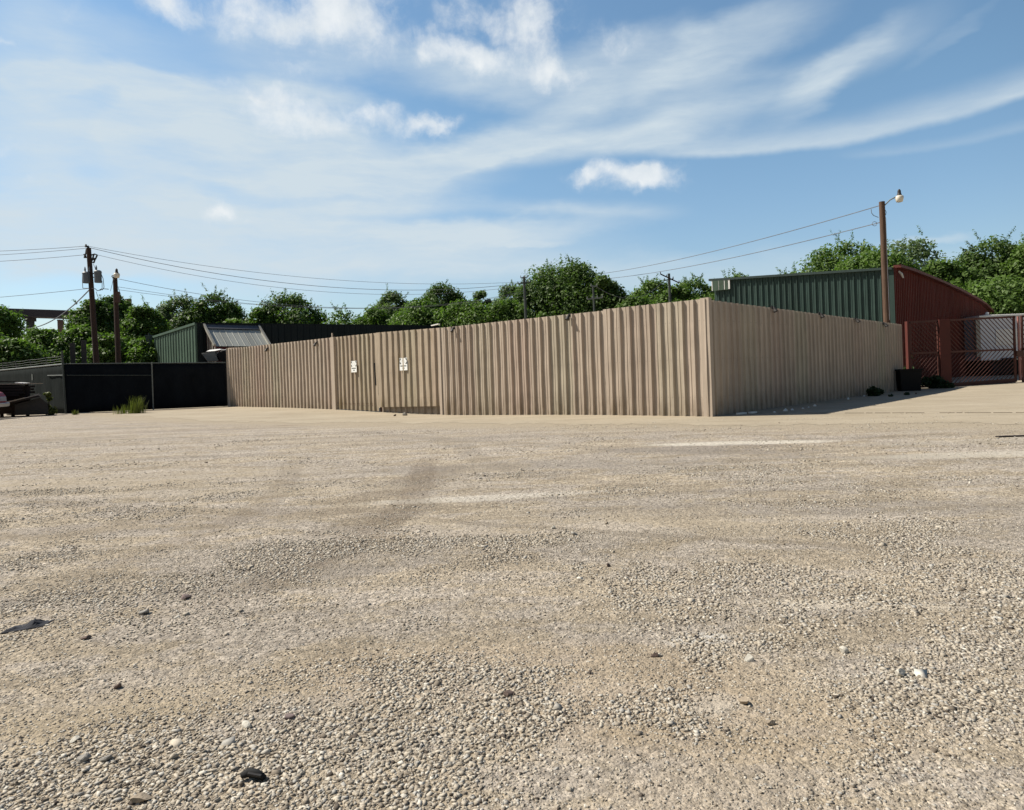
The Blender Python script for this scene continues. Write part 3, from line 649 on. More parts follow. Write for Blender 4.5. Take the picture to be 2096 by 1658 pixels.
# long fence with the corner
f2 = empty('metal_fence', 'tall tan ribbed sheet metal fence turning the corner, from the gate to the black bin', 'fence')
pstep = on_line(1234, 633, A, C)
P2, Q2, z0, z1 = seg(903, 1234, (903, 671), (1234, 636), PR, .345, M['tan'], f2, 'front_panel', (-.22, -.16), jitter=.015, seed=13)
P3, Q3, z2, z3 = seg(1234, 1448, (1234, 633.5), (1446, 611), PR, .345, M['tan'], f2, 'front_panel', (-.16, -.04), jitter=.015, seed=17)
zc = on_line(1449, 609, A, C).z; ze = on_line(1853, 665, C, E).z
L = (E-C).length
mb, L = wallmesh(C, E, PS, .345, lin(zc-.06, ze, L), lin(-.03, -.03, L), jitter=.02, seed=21)
place(mb.build('side_panel', M['tan'], f2, solid=.003), C, E)
dA = (A-C).normalized(); dE = (E-C).normalized()
mb = MB(); nA = Vector((-(C-A).normalized().y, (C-A).normalized().x, 0)); 
mb.prism([C-nA*(-0)+(-nA)*.05*1.0+dE*0, C+dA*.20-nA*.05, C+dA*.20-nA*.047, C+Vector((0,0,0))-nA*.047], (0, 0, zc))
cor = C + (-nA)*.052 + dE.cross(Vector((0, 0, 1))).normalized()*0
sideN = Vector((dE.y, -dE.x, 0))
cor = C + (-nA)*.05 + sideN*.05
mb = MB()
mb.prism([cor, cor+dA*.25, cor+dA*.25+nA*.004, cor+nA*.004-sideN*.004, cor-sideN*.004+dE*.16+sideN*0, cor+dE*.16], (0, 0, zc))
mb.build('corner_trim', M['tan_trim'], f2)
# support frame on the inner side of the fence
mb = MB(); Ai, Ci, Ei = A+nA*.1, C+nA*.1-sideN*.1, E-sideN*.1
for t in (.03, .2, .35, .5, .65, .8, .95):
    p = A.lerp(C, t)+nA*.12
    if t > .45: mb = MB(); mb.beam((p.x, p.y, -.1), (p.x, p.y, 2.7), .08, .08, (1, 0, 0)); mb.build('back_post', M['brownmetal'], f2)
for t in (.05, .3, .55, .8, .99):
    p = C.lerp(E, t)-sideN*.12; mb = MB(); mb.beam((p.x, p.y, 0), (p.x, p.y, 2.6), .08, .08, (1, 0, 0)); mb.build('back_post', M['brownmetal'], f2)
mb = MB()
for z in (.6, 1.7, 2.55):
    mb.beam((Ci.x, Ci.y, z), (Ei.x, Ei.y, z), .06, .06)
mb.build('back_rails', M['brownmetal'], f2)

# signs
def sign(px, py, w, h, label, pln=(A, C)):
    c = on_line(px, py, *pln); o = empty('sign', label, 'sign', c-nA*.075, math.atan2((C-A).y, (C-A).x), 'white notice signs on the gate leaves')
    mb = MB(); mb.box((-w/2, -.006, -h/2), (w/2, .004, h/2)); mb.build('board', M['sign'], o, bevel=.01)
    ik = MB()
    for sx_, sz_ in ((-1, 1), (1, 1), (-1, 0), (1, 0)):
        z = h*.5*.93 if sz_ else h*.02; x = sx_*w*.47
        k = w*.22
        ik.prism([Vector((x, -.0085, z)), Vector((x-sx_*k, -.0085, z)), Vector((x, -.0085, z+(-k if sz_ else k)))], (0, .0015, 0))
    r = random.Random(5)
    x = -w*.40
    while x < w*.38:
        ww = w*r.uniform(.05, .09); zz = -h*.14 - abs(x)/w*-.0*h
        ik.box((x, -.0085, zz-h*.04), (x+ww, -.007, zz+h*.045)); x += ww+w*.022
    x = -w*.13
    for _ in range(3):
        ik.box((x, -.0085, -h*.36), (x+w*.07, -.007, -h*.27)); x += w*.095
    ik.build('lettering', M['ink'], o)
    rg_ = MB()
    rg_.tube([Vector((w*.2*math.cos(a), -.0075, h*.24+h*.13*math.sin(a))) for a in [i*math.pi/8 for i in range(17)]], .004, 5, False)
    rg_.build('emblem', plain('emblem_grey', (.6, .63, .63), .5, var=.05), o)
sign(727.5, 750.5, .44, .50, 'narrow looking white notice sign with dark lettering on the left gate leaf')
sign(829, 745.5, .52, .50, 'white notice sign with dark corners and lettering on the right gate leaf')

# small floodlights along the fence top
def flood(px, py, wall, label, big=1.0):
    P_, Q_ = wall; c = on_line(px, py, P_, Q_); out = -nA if wall[0] is A else sideN
    o = empty('floodlight', label, 'floodlight', c, math.atan2(out.y, out.x), 'small floodlights along the tan fence top')
    mb = MB(); mb.tube([(.05, 0, .12), (.10, 0, .10), (.13, 0, .02)], .022*big, 6); mb.box((.04, -.05, .05), (.06, .05, .15)); mb.build('bracket', M['darkmetal'], o)
    mb = MB(); mt = Matrix.Translation((.14, 0, .02)) @ Matrix.Rotation(math.radians(155), 4, 'Y') @ Matrix.Scale(big, 4)
    mb.lathe([(.02, -.09), (.045, -.07), (.05, -.02), (.075, .07), (.07, .075)], 12, mt); mb.build('lamp_head', M['darkmetal'], o, smooth=False)
for px, py, wl, lb in (
 (550, 717, (A, C), 'tiny dark floodlight on the tan fence nearest the black fence'),
 (650, 706, (A, C), 'tiny dark floodlight on the tan fence just left of the gate post'),
 (932, 677, (A, C), 'dark floodlight on the tan fence just right of the gate'),
 (1168, 652, (A, C), 'dark floodlight halfway between the gate and the fence corner'),
 (1577, 636, (C, E), 'dark floodlight on the shaded fence side, nearest the corner'),
 (1674, 648, (C, E), 'dark floodlight on the shaded fence side, second from the corner'),
 (1748, 658, (C, E), 'small dark floodlight on the shaded fence side, third from the corner'),
 (1806, 667, (C, E), 'small dark floodlight on the shaded fence side, by the wooden lamp pole')):
    flood(px, py, wl, lb, .95)

# ------------------------------------------------------------------ black screened chain link fences
B0 = G(135, 847); B0.z = 0; Bm = on_line(313, 800, B0, A); Bz = 0
bf = empty('screened_fence', 'black screened chain link fence between the dark corner post and the tan fence', 'fence')
zt0 = on_line(135, 745, B0, A).z; zt1 = on_line(467, 742, B0, A).z
Lb = (A-B0).length
def screen(P, Q, z0, z1, name, mat, par, seed):
    L = (Vector(Q)-Vector(P)).length; mb = MB(); n = 60; rows = 8; vs = []
    for i in range(n+1):
        for j in range(rows):
            x = L*i/n; t = j/(rows-1); z = .03+(z0+(z1-z0)*i/n-.03)*t
            vs.append((x, .03*math.sin(x*3+seed)*(1-abs(2*t-1))+.012*math.sin(x*11+z*3), z))
    mb.add(vs, [(i*rows+j, (i+1)*rows+j, (i+1)*rows+j+1, i*rows+j+1) for i in range(n) for j in range(rows-1)])
    return place(mb.build(name, mat, par, solid=.006, smooth=True), P, Q)
screen(B0, A-Vector((.12, 0, 0)), zt0-.03, zt1-.03, 'screen', M['screen'], bf, 1)
Aj = A-Vector((.1, 0.02, 0)); fn = Vector(((A-B0).y, -(A-B0).x, 0)).normalized()
mb = MB(); mb.tube([Vector((B0.x, B0.y, zt0)), Vector((Aj.x, Aj.y, zt1))], .03, 8); mb.build('top_rail', M['rail_dark'], bf)
a0 = on_line(137, 768, B0, A); a1 = on_line(309, 768, B0, A); mb = MB(); mb.tube([a0+fn*.05, a1+fn*.05], .022, 6); mb.build('mid_rail', M['rail_dark'], bf)
mb = MB(); mb.tube([Vector((Bm.x, Bm.y, 0))+fn*.05, Vector((Bm.x, Bm.y, on_line(311, 741, B0, A).z))+fn*.05], .035, 8); mb.build('post', M['rail'], bf)
# left run
ld = Vector((-.76, .65, 0)); B1 = B0+ld*16
lf = empty('screened_fence', 'black screened fence in a sunlit tone with barbed wire going away at the left', 'fence')
zl = on_line(0, 758, B0, B1).z; sl = (on_line(0, 758, B0, B1).to_2d()-B0.to_2d()).length; zend = zt0+(zl-zt0)*16/sl
screen(B0, B1, zt0-.03, zend-.03, 'screen', M['screen_lit'], lf, 5)
mb = MB(); mb.tube([Vector((B0.x, B0.y, zt0)), Vector((B1.x, B1.y, zend))], .045, 8); mb.build('top_rail', M['rail'], lf)
mb = MB(); a0 = on_line(100, 768.5, B0, B1); a1 = on_line(131, 768, B0, B1); nl = Vector((-ld.y, ld.x, 0))
mb.tube([a0+nl*-.0+Vector((-.03, -.05, 0)), a1+Vector((-.03, -.05, 0))], .025, 6); mb.build('mid_rail', M['rail'], lf)
mb = MB(); mb.tube([(B0.x, B0.y, 0), (B0.x-.1, B0.y, on_line(130, 718, B0, B1).z)], [.055, .05], 10); mb.build('corner_post', M['rail_dark'], lf)
for k in (3.0, 6, 9, 12, 15):
    mb = MB(); p = B0+ld*k; z = zt0+(zend-zt0)*k/16
    mb.tube([(p.x, p.y+.05, 0), (p.x, p.y+.05, z), (p.x-.05, p.y, z+.48)], .028, 6); mb.build('post', M['rail_dark'], lf)
for k, dz in enumerate((.16, .30, .44)):
    mb = MB(); pts = [Vector((*(B0+ld*s).to_2d(), zt0+(zend-zt0)*s/16+dz+.02*math.sin(s*2+k))) for s in np.linspace(0, 16, 17)]
    mb.tube(pts, .010, 4); mb.build('barbed_wire', M['rail_dark'], lf)
mb = MB(); p = on_line(68, 772, B0, B1); mb.box((-.06, -.06, -.18), (.06, -.03, .18)); o = mb.build('tag', M['rail'], lf); o.location = p; o.rotation_euler = (0, 0, math.atan2(-ld.y, -ld.x)+0)
# two dark posts behind the black fence
for px, py, lb in ((148, 702, 'shorter dark steel post standing behind the black fence'), (171, 697, 'taller dark steel post standing behind the black fence')):
    p = D(px, py, 41); mb = MB(); mb.box((-.13, -.13, 0), (.13, .13, p.z)); o = mb.build('steel_post', M['darkmetal'], bevel=.01); o.location = (p.x, p.y, 0); o.rotation_euler = (0, 0, .5); tag(o, lb, 'post', 'dark posts behind the black fence')

# ------------------------------------------------------------------ green building on the left with its lean-to
u1 = Vector((-.72, .69, 0)); u2 = Vector((.715, .70, 0))
K = D(403, 700, 48); K.z = 0
lb_ = empty('green_shed', 'long low green metal shed with a dark front and lean-to behind the fences', 'building')
K1 = on_line(315, 700, K, K+u1*10); K1.z = 0; zA = on_line(403, 662, K, K+u1).z; zB = on_line(315, 690, K, K+u1).z
mb, L = wallmesh(K1, K, PS, .52, lin(zB, zA, (K1-K).length), lin(0, 0, 1), seed=3); place(mb.build('side_wall', M['green_pale'], lb_, solid=.004), K1, K)
KR = on_line(960, 700, K, K+u2*10); KR.z = 0; zR = on_line(890, 668, K, K+u2*10).z+.1
mb, L = wallmesh(K, KR, PS, .52, lin(zA, zR, (KR-K).length), lin(0, 0, 1), seed=4); place(mb.build('front_wall', M['green_shade'], lb_, solid=.004), K, KR)
mb = MB(); ww = K1-K; KRR = KR+ww
mb.prism([Vector((K.x, K.y, zA))+u1*-.05+u2*-.1, Vector((KR.x, KR.y, zR))+u2*.1, Vector((KRR.x, KRR.y, zB+zR-zA)), Vector((K1.x, K1.y, zB))-u2*.1], (0, 0, .06)); mb.build('roof', M['green_shade'], lb_)
mb = MB(); mb.beam(Vector((K1.x, K1.y, zB))-u2*.05, Vector((K.x, K.y, zA))-u2*.05, .12, .16); mb.beam(Vector((K.x, K.y, 0))-u2*.03, Vector((K.x, K.y, zA))-u2*.03, .12, .12, (1, 0, 0)); mb.build('trim', M['green_pale'], lb_)
mb, L = wallmesh(KRR, K1, PS, .8, lin(zB, zB, 1), lin(0, 0, 1)); place(mb.build('rear_wall', M['green_pale'], lb_, solid=.004), KRR, K1)
mb = MB(); p = K1-u2*.25+u1*.3; mb.box((-.16, -.16, 0), (.16, .16, zB+.05)); mb.box((-.22, -.22, zB+.05), (.22, .22, zB+.18)); mb.lathe([(.06, zB+.18), (.05, zB+.35)], 8); o = mb.build('corner_column', M['green_trim'], lb_); o.location = (p.x, p.y, 0)
# lean-to
T1 = on_line(418, 667, K, K+u2*10); T2 = on_line(528, 670, K, K+u2*10); nf = Vector((u2.y, -u2.x, 0))
def out_to(px, py, T):
    P_ = Vector((T.x, T.y, 0)); return on_line(px, py, P_, P_+nf)
b1 = out_to(440, 711, T1); b2 = out_to(551, 707, T2)
lt = empty('lean_to', 'small maroon lean-to with a sloping grey ribbed metal roof on the dark shed front', 'lean-to')
# roof in local frame: X along wall
o0 = Vector((T1.x, T1.y, 0)); ex = (T2-T1).to_2d().length; outw = ((b1-T1).to_2d().length+(b2-T2).to_2d().length)/2
zt = (T1.z+T2.z)/2; zb_ = (b1.z+b2.z)/2
mb = MB(); n = int(ex/.40); vs_ = []; pt = [(i+f)*ex/n for i in range(n) for f in (0, .88, .91, .95, .98)]+[ex]; dd = [0, 0, .03, .03, 0]*n+[0]
fd = .17
for (x, d) in zip(pt, dd):
    for t in (fd, .45, .7, 1):
        vs_.append((x, -.05-outw*t, zt+(zb_-zt)*t+d))
mb.add(vs_, [(i*4+j, (i+1)*4+j, (i+1)*4+j+1, i*4+j+1) for i in range(len(pt)-1) for j in range(3)])
o = mb.build('roof', M['grey_roof'], lt, solid=.01); place(o, o0, o0+u2)
mb = MB(); mb.add([(-.1, -.02, zt+.12), (ex+.1, -.02, zt+.12), (ex+.1, -.05-outw*fd-.05, zt+(zb_-zt)*fd+.06), (-.1, -.05-outw*fd-.05, zt+(zb_-zt)*fd+.06)], [(0, 1, 2, 3)]); o = mb.build('flashing', M['grey_roof_dark'], lt, solid=.02); place(o, o0, o0+u2)
mb = MB()
for x in (-.04, ex+.04):
    mb = MB(); mb.beam((x, -.05, zt+.1), (x, -outw-.1, zb_+.06), .14, .16); o = mb.build('fascia', M['trailer_edge'], lt); place(o, o0, o0+u2)
mb = MB(); mb.box((.15, -outw+.15, 0), (ex-.15, -outw+.25, zb_-.05)); o = mb.build('front_wall', M['maroon'], lt); place(o, o0, o0+u2)
mb = MB(); mb.prism([(0.12, -.03, 0), (.12, -outw+.2, 0), (.12, -outw+.2, zb_-.05), (.12, -.03, zt-.1)], (.06, 0, 0)); o = mb.build('side_wall', M['maroon'], lt); place(o, o0, o0+u2)
mb = MB()
for k in range(4): y = -.35-k*.42; mb.box((.05, y-.06, 0), (.12, y+.06, zt+(zb_-zt)*(-y/outw)-.2))
o = mb.build('battens', M['trailer_edge'], lt); place(o, o0, o0+u2)
# machine above the black fence
mc = D(445, 735, 41.5); mk = empty('cooler_unit', 'grey metal box with a white lid and dark round drum standing above the black fence', 'machine', (mc.x, mc.y, 0), .15)
zq = D(440, 741, 41.5).z; s_ = 41.5/F
def lx(px): return (px-445)*s_
zz = lambda py: mc.z-(py-735)*s_
mb = MB(); mb.prism([(lx(418), -.4, zz(723)), (lx(430), -.45, zz(740)), (lx(450), -.45, zz(739)), (lx(444), -.4, zz(720))], (0, .8, 0)); mb.build('box', M['grey_box'], mk, bevel=.02)
mb = MB(); mb.prism([(lx(427), -.42, zz(719.5)), (lx(444), -.42, zz(719)), (lx(456), -.3, zz(716)), (lx(452), -.2, zz(714.5)), (lx(432), -.2, zz(716))], (0, .7, 0)); mb.build('lid', M['white'], mk, bevel=.02)
mt = Matrix.Translation((lx(460), 0, zz(729))) @ Matrix.Rotation(math.radians(90), 4, 'X')
mb = MB(); mb.lathe([(.30, -.35), (.36, -.3), (.36, .3), (.30, .38)], 20, mt); mb.build('drum', M['black'], mk)
mb = MB(); mb.lathe([(.385, -.2), (.40, -.18), (.40, -.10), (.385, -.08)], 20, mt); mb.build('rim', M['white'], mk)
mb = MB(); mb.box((-.6, -.3, 0), (.7, .4, zz(741))); mb.build('stand', M['darkmetal'], mk)

# ------------------------------------------------------------------ green and red building on the right
R0 = D(1832, 700, 33.2); R0.z = 0; gd = Vector((-.77, .638, 0)); rdv = Vector((.70, .714, 0))
rb = empty('metal_building', 'tall metal building with a green ribbed side and a dark red end behind the fence', 'building')
GL = on_line(1466, 700, R0, R0+gd); GL.z = 0; zg0 = on_line(1466, 572, R0, R0+gd).z; zg1 = on_line(1832, 549, R0, R0+gd).z
PG = [(0, 0), (.40, 0), (.44, .012), (.5, .012), (.54, 0), (.78, 0), (.83, .07), (.93, .07), (.98, 0)]
mb, L = wallmesh(GL, R0, PG, .305, lin(zg0, zg1, (GL-R0).length), lin(0, 0, 1), seed=6); place(mb.build('green_wall', M['green'], rb, solid=.004), GL, R0)
tops = [(1832, 548), (1860, 556), (1900, 571), (1950, 592), (1990, 612), (2010, 624), (2026, 640)]
tp = [on_line(x, y, R0, R0+rdv) for x, y in tops]
RL = (tp[-1]-tp[0]).to_2d().length; ds = [(p-tp[0]).to_2d().length for p in tp]; hz = [p.z for p in tp]
mb, L = wallmesh(R0, Vector((tp[-1].x, tp[-1].y, 0)), PS, .305, lambda x: float(np.interp(x, ds, hz)), lin(0, 0, 1), seed=7)
place(mb.build('red_wall', M['red'], rb, solid=.004), R0, tp[-1])
rn = Vector((rdv.y, -rdv.x, 0)); mb = MB()
for a, b in zip(tp[:-1], tp[1:]): mb.beam(a+rn*.1+Vector((0, 0, .06)), b+rn*.1+Vector((0, 0, .06)), .35, .14)
mb.build('eave_trim', M['red_trim'], rb)
gn = Vector((-gd.y*-1, gd.x, 0)); gn = Vector((-.638, -.77, 0))
mb = MB(); a, b = Vector((GL.x, GL.y, zg0)), Vector((R0.x, R0.y, zg1)); mb.beam(a+gn*.08+gd*.25, b+gn*.08, .2, .12)
mb.build('gutter', M['green_trim'], rb)
mb = MB(); mb.prism([Vector((R0.x, R0.y, 0))+gn*.06+rn*.06, Vector((R0.x, R0.y, 0))+gn*.06+gd*.16, Vector((R0.x, R0.y, 0))+gd*.16, Vector((R0.x, R0.y, 0))+rn*.0], (0, 0, zg1)); mb.build('corner_trim', M['green'], rb)
back = tp[-1]+gd*(GL-R0).length
mb = MB(); rv = [Vector((R0.x, R0.y, zg1))]+[Vector(p) for p in tp[1:]]; lv = [p+gd*(GL-R0).length+Vector((0, 0, zg0-zg1)) for p in rv]
m_ = len(rv); mb.add(rv+lv, [(i, i+1, m_+i+1, m_+i) for i in range(m_-1)]); mb.build('roof', M['green_trim'], rb, solid=.05)
mb, L = wallmesh(Vector((lv[-1].x, lv[-1].y, 0)), GL, PS, .305, lambda x: float(np.interp(L_-x, ds, hz))+zg0-zg1 if False else 4.5, lin(0, 0, 1)) if False else wallmesh(Vector((lv[-1].x, lv[-1].y, 0)), GL, PS, .61, lin(lv[-1].z, zg0, RL), lin(0, 0, 1)); place(mb.build('rear_wall', M['green'], rb, solid=.004), lv[-1], GL)
# the pale fitting under the green eave and the one at the red corner
mb = MB(); p = on_line(1478, 582, R0, R0+gd)+gn*.1; mb.box((-.55, -.06, -.32), (.50, .02, .28)); o = mb.build('wall_plate', M['white']); o.location = p; o.rotation_euler = (0, 0, math.atan2(-gd.y, -gd.x)); o.parent = rb
mb = MB(); mb.box((-.5, -.075, -.34), (-.16, -.062, .26)); mb.box((-.12, -.075, -.34), (.16, -.062, .27)); mb.box((.22, -.075, -.35), (.40, -.062, .26)); o = mb.build('plate_patch', M['green_pale'], rb); o.location = p; o.rotation_euler = (0, 0, math.atan2(-gd.y, -gd.x))
mb = MB(); p = on_line(1835, 562, R0, R0+rdv)+rn*.1; mb.tube([p+Vector((0, 0, .15)), p+rn*.1+Vector((.03, 0, .0)), p+rn*.12+Vector((.08, 0, -.2))], [.04, .06, .035], 8); mb.build('wall_lamp', M['glass_lamp'], rb)

# ------------------------------------------------------------------ red gate
YG = 30.6
def gp(px, py): return D(px, py, YG)
def topy(px): return 660-(px-1858)*12/225
def midy(px): return 722-(px-1900)*.038
def boty(px): return 793-(px-1950)*.075
def leaf(x0, x1, label, dirn, base=True):
    e = empty('red_gate', label, 'gate', group='red diagonal bar gate panels')
    mb = MB(); w = .075
    mb.beam(gp(x0, topy(x0)), gp(x1, topy(x1)), w, w*1.1); mb.beam(gp(x0, midy(x0)), gp(x1, midy(x1)), w, w*1.1); mb.beam(gp(x0, boty(x0)-6), gp(x1, boty(x1)-6), w, w)
    for x in (x0+1.5, x1-1.5): mb.beam(gp(x-.6, topy(x)), gp(x+3.5, boty(x)-2), w, w, (0, 1, 0))
    mb.build('frame', M['redpaint'], e)
    bars = MB()
    for up in (True, False):
        sgn = dirn if up else -dirn
        pitch = 8.6; H = 60
        k = x0-90
        while k < x1+90:
            # line x = k + sgn*(y-ytop), clip to the panel
            t0, t1 = (topy, midy) if up else (midy, lambda q_: boty(q_)-9)
            pts = []
            for i in range(61):
                f = i/60; x = k+sgn*f*H*1.0; y = t0(x)+f*(t1(x)-t0(x))
                if x0+2 < x < x1-2: pts.append((x, y))
            if len(pts) > 2: bars.beam(gp(*pts[0]), gp(*pts[-1]), .026, .026, (0, 1, 0))
            k += pitch
    bars.build('diagonal_bars', M['redpaint'], e)
    if base:
        mb = MB(); a, b = gp(max(x0, 1948), boty(max(x0, 1948))-7), gp(x1, boty(x1)-7)
        n_ = [a+Vector((0, -.06, .05)), b+Vector((0, -.06, .05)), b+Vector((0, -.06, -.24)), a+Vector((0, -.06, -.24))]
        mb.prism(n_, (0, .02, 0)); mb.build('kick_plate', M['redpaint'], e)
leaf(1860, 1921, 'fixed red diagonal bar panel between the tan fence and the wide red post', 1, False)
leaf(1941, 2077, 'red diagonal bar gate leaf left of the centre posts', 1)
leaf(2090, 2240, 'red diagonal bar gate leaf at the right edge', -1)
for x, w_, lb, nm in ((1857, 5, 'thin dark red post against the end of the tan fence', 'gate_post'), (1931, 22, 'wide dark red post between two gate panels', 'gate_post')):
    p = gp(x+2, 730); zt_ = gp(x, topy(x)-1).z; mb = MB(); h_ = w_/F*YG/2; mb.box((-h_, -.10, gh(p.x, p.y)-.02), (h_, .10, zt_+.02)); o = mb.build('gate_post', M['redpost'], bevel=.008); o.location = (p.x, YG, 0); tag(o, lb, 'post', 'red gate posts')
p = gp(2083, 730); mb = MB(); e = empty('gate_latch', 'pair of red latch bars where the two gate leaves meet', 'gate latch', (p.x, YG-.1, gh(p.x, p.y)))
mb.box((-.035, -.04, .1), (.035, .03, 2.95)); mb.build('drop_bar', plain('faded_red', (.30, .14, .12), .6), e)
mb = MB(); mb.box((-.14, -.06, 1.15), (.16, .0, 1.42)); mb.build('latch_plate', M['brownmetal'], e, bevel=.01)

# trailer behind the gate
tr = empty('box_trailer', 'white box trailer parked behind the red gate', 'trailer', D(2008, 735, 42).to_2d().to_3d(), -.06)
zb0 = D(2050, 737, 42).z; zt0_ = D(2060, 648, 42).z; 
mb = MB(); mb.box((0, 0, zb0), (6.5, 7, zt0_)); mb.build('body', M['trailer'], tr, bevel=.04)
mb = MB(); mb.box((-.25, -.03, zb0+.25), (0, .25, zt0_-.1)); mb.build('corner_post', M['trailer_edge'], tr)
mb = MB(); mb.box((-.05, -.06, zt0_), (6.5, 7.05, zt0_+.10)); mb.box((.4, .2, zt0_+.10), (6.4, 6.8, zt0_+.16)); mb.lathe([(.08, zt0_+.16), (.10, zt0_+.3), (.02, zt0_+.34)], 10, Matrix.Translation((.7, .4, 0))); mb.build('roof', M['white'], tr)
mb = MB(); mb.box((.9, -.03, zb0+.95), (6, -.003, zt0_-.75)); mb.build('panel', M['white'], tr, bevel=.01)
mb = MB(); mb.box((.3, .9, .25), (6.4, 6.5, zb0-.01)); mb.build('chassis_shade_block', M['black'], tr)  # frame plus the shade under the body, built as one black block
for x in (.9, 4.6):
    mb = MB(); mb.lathe([(.2, -.15), (.5, -.14), (.52, 0), (.5, .14), (.2, .15)], 24, Matrix.Translation((x, .6, .52)) @ Matrix.Rotation(math.pi/2, 4, 'Y')); mb.build('wheel', M['rubber'], tr, smooth=False)
mb = MB(); mb.box((1.2, -.12, zb0-.02), (1.9, -.03, zb0+.12)); mb.box((2.0, -.10, zb0+.06), (2.5, -.03, zb0+.14)); mb.build('rear_light', M['black'], tr)

# bin and plants at the fence end
bp = G(1861, 800); bn = empty('rubbish_bin', 'black square rubbish bin at the end of the tan fence, with weeds growing behind', 'bin', bp, -.25)
s = bp.y/F
mb = MB(); a = [(-17.5, -14), (17.5, -14), (17.5, 14), (-17.5, 14)]; b_ = [(-20, -16), (20, -16), (20, 16), (-20, 16)]
vs_ = [(x*s, y*s, 0) for x, y in a]+[(x*s, y*s, 43*s) for x, y in b_]+[(x*s*.93, y*s*.93, 43*s) for x, y in b_]+[(x*s*.9, y*s*.9, 4*s) for x, y in a]
mb.add(vs_, [(3,2,1,0)]+[(i, (i+1) % 4, 4+(i+1) % 4, 4+i) for i in range(4)]+[(4+i, 4+(i+1) % 4, 8+(i+1) % 4, 8+i) for i in range(4)]+[(8+i, 8+(i+1) % 4, 12+(i+1) % 4, 12+i) for i in range(4)]+[(12,13,14,15)])
mb.build('body', M['black'], bn)
mb = MB()
for i in range(4):
    x0, y0 = b_[i]; x1, y1 = b_[(i+1) % 4]; mb.beam((x0*s*1.06, y0*s*1.06, 43*s), (x1*s*1.06, y1*s*1.06, 43*s), .05, .07)
mb.build('rim', M['black'], bn)

def leafcloud(centers, radii, n, size, r, flat=1.0, up=.0, aspect=.55):
    centers = np.array(centers, float); radii = np.array(radii, float)
    wts = radii**2.3; wts /= wts.sum(); idx = r.choice(len(radii), n, p=wts)
    d = r.normal(size=(n, 3)); d /= np.linalg.norm(d, axis=1)[:, None]
    rr = radii[idx]*(r.random(n)**.45)*r.uniform(.8,1.25,n)
    pos = centers[idx]+d*rr[:, None]*np.array([1, 1, flat])
    nr = d*.6+r.normal(size=(n, 3))*.5+np.array([-.2, 0, .5]); nr /= np.linalg.norm(nr, axis=1)[:, None]
    t = np.cross(nr, r.normal(size=(n, 3))); t /= np.linalg.norm(t, axis=1)[:, None]; t[:, 2] += up; t /= np.linalg.norm(t, axis=1)[:, None]
    b = np.cross(nr, t)
    sz = size*r.uniform(.5, 1.35, n)[:, None]
    fold = nr*sz*.18
    v = np.stack([pos-t*sz, pos-b*sz*aspect+fold, pos+t*sz, pos+b*sz*aspect+fold], 1).reshape(-1, 3)
    f = np.arange(4*n).reshape(-1, 4); return v, f
def shrub(px, py, wpx, hpx, mat, n, size, label, name='shrub', cat='shrub', grp=None, flat=.9):
    p = G(px, py); s = p.y/F; r = np.random.default_rng(int(px*7+py))
    W_, H_ = wpx*s/2, hpx*s
    k = 9; cs = [(r.uniform(-1, 1)*W_*.6, r.uniform(-.5, .5)*W_*.6, H_*r.uniform(.2, .7)) for _ in range(k)]; rs = [min(W_, H_)*r.uniform(.35, .6) for _ in range(k)]
    e = empty(name, label, cat, p, 0, grp)
    v, f = leafcloud(cs, rs, n, size, r, flat); v[:, 2] = np.abs(v[:, 2]); npmesh('leaves', v, f, mat, e)
    mb = MB()
    for c_ in cs: mb.tube([(0, 0, 0), (c_[0]*.4, c_[1]*.4, c_[2]*.5), c_], [.015, .011, .006], 5)
    mb.build('stems', M['bark'], e); return e
def tuft(px, py, wpx, hpx, n, label, mat=None):
    p = G(px, py); s = p.y/F; r = np.random.default_rng(int(px)); vs_, fs_ = [], []
    for i in range(n):
        bx, by = r.normal(0, wpx*s*.2), r.normal(0, wpx*s*.2); a = r.uniform(0, 6.28); h = hpx*s*r.uniform(.4, 1.05); l = r.uniform(.1, .42)*h; w = .012
        ca, sa = math.cos(a), math.sin(a)
        pts = [(bx, by, 0), (bx+ca*l*.3, by+sa*l*.3, h*.6), (bx+ca*l, by+sa*l, h)]
        o_ = len(vs_)
        for (x, y, z), ww in zip(pts, (w, w*.8, w*.1)): vs_ += [(x-sa*ww, y+ca*ww, z), (x+sa*ww, y-ca*ww, z)]
        fs_ += [(o_, o_+1, o_+3, o_+2), (o_+2, o_+3, o_+5, o_+4)]
    o = npmesh('grass_tuft', np.array(vs_), np.array(fs_), mat or M['weed']); o.location = p; return tag(o, label, 'grass tuft')
tuft(281, 846, 34, 36, 190, 'tall yellow green grass tuft against the black fence')
tuft(250, 847, 36, 20, 70, 'thin grass tuft left of the tall tuft at the black fence')
tuft(155, 849, 14, 11, 60, 'tiny pale grass tuft by the dark corner post')
shrub(100, 849, 15, 62, M['weed'], 900, .07, 'leafy upright weed growing at the left screened fence', 'weed', 'weed')
shrub(108, 850, 24, 16, M['weed'], 500, .06, 'low clump of weeds at the foot of the upright weed', 'weed', 'weed')
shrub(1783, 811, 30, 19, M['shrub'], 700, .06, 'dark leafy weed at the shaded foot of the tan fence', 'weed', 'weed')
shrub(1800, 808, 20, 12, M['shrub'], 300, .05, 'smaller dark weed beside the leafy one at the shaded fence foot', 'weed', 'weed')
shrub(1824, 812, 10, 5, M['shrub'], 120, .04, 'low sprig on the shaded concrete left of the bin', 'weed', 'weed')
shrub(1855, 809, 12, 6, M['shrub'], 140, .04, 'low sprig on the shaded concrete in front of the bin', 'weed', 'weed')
shrub(1862, 796, 26, 95, M['shrub'], 700, .09, 'dry dark stalks rising behind the black bin', 'weed', 'weed')
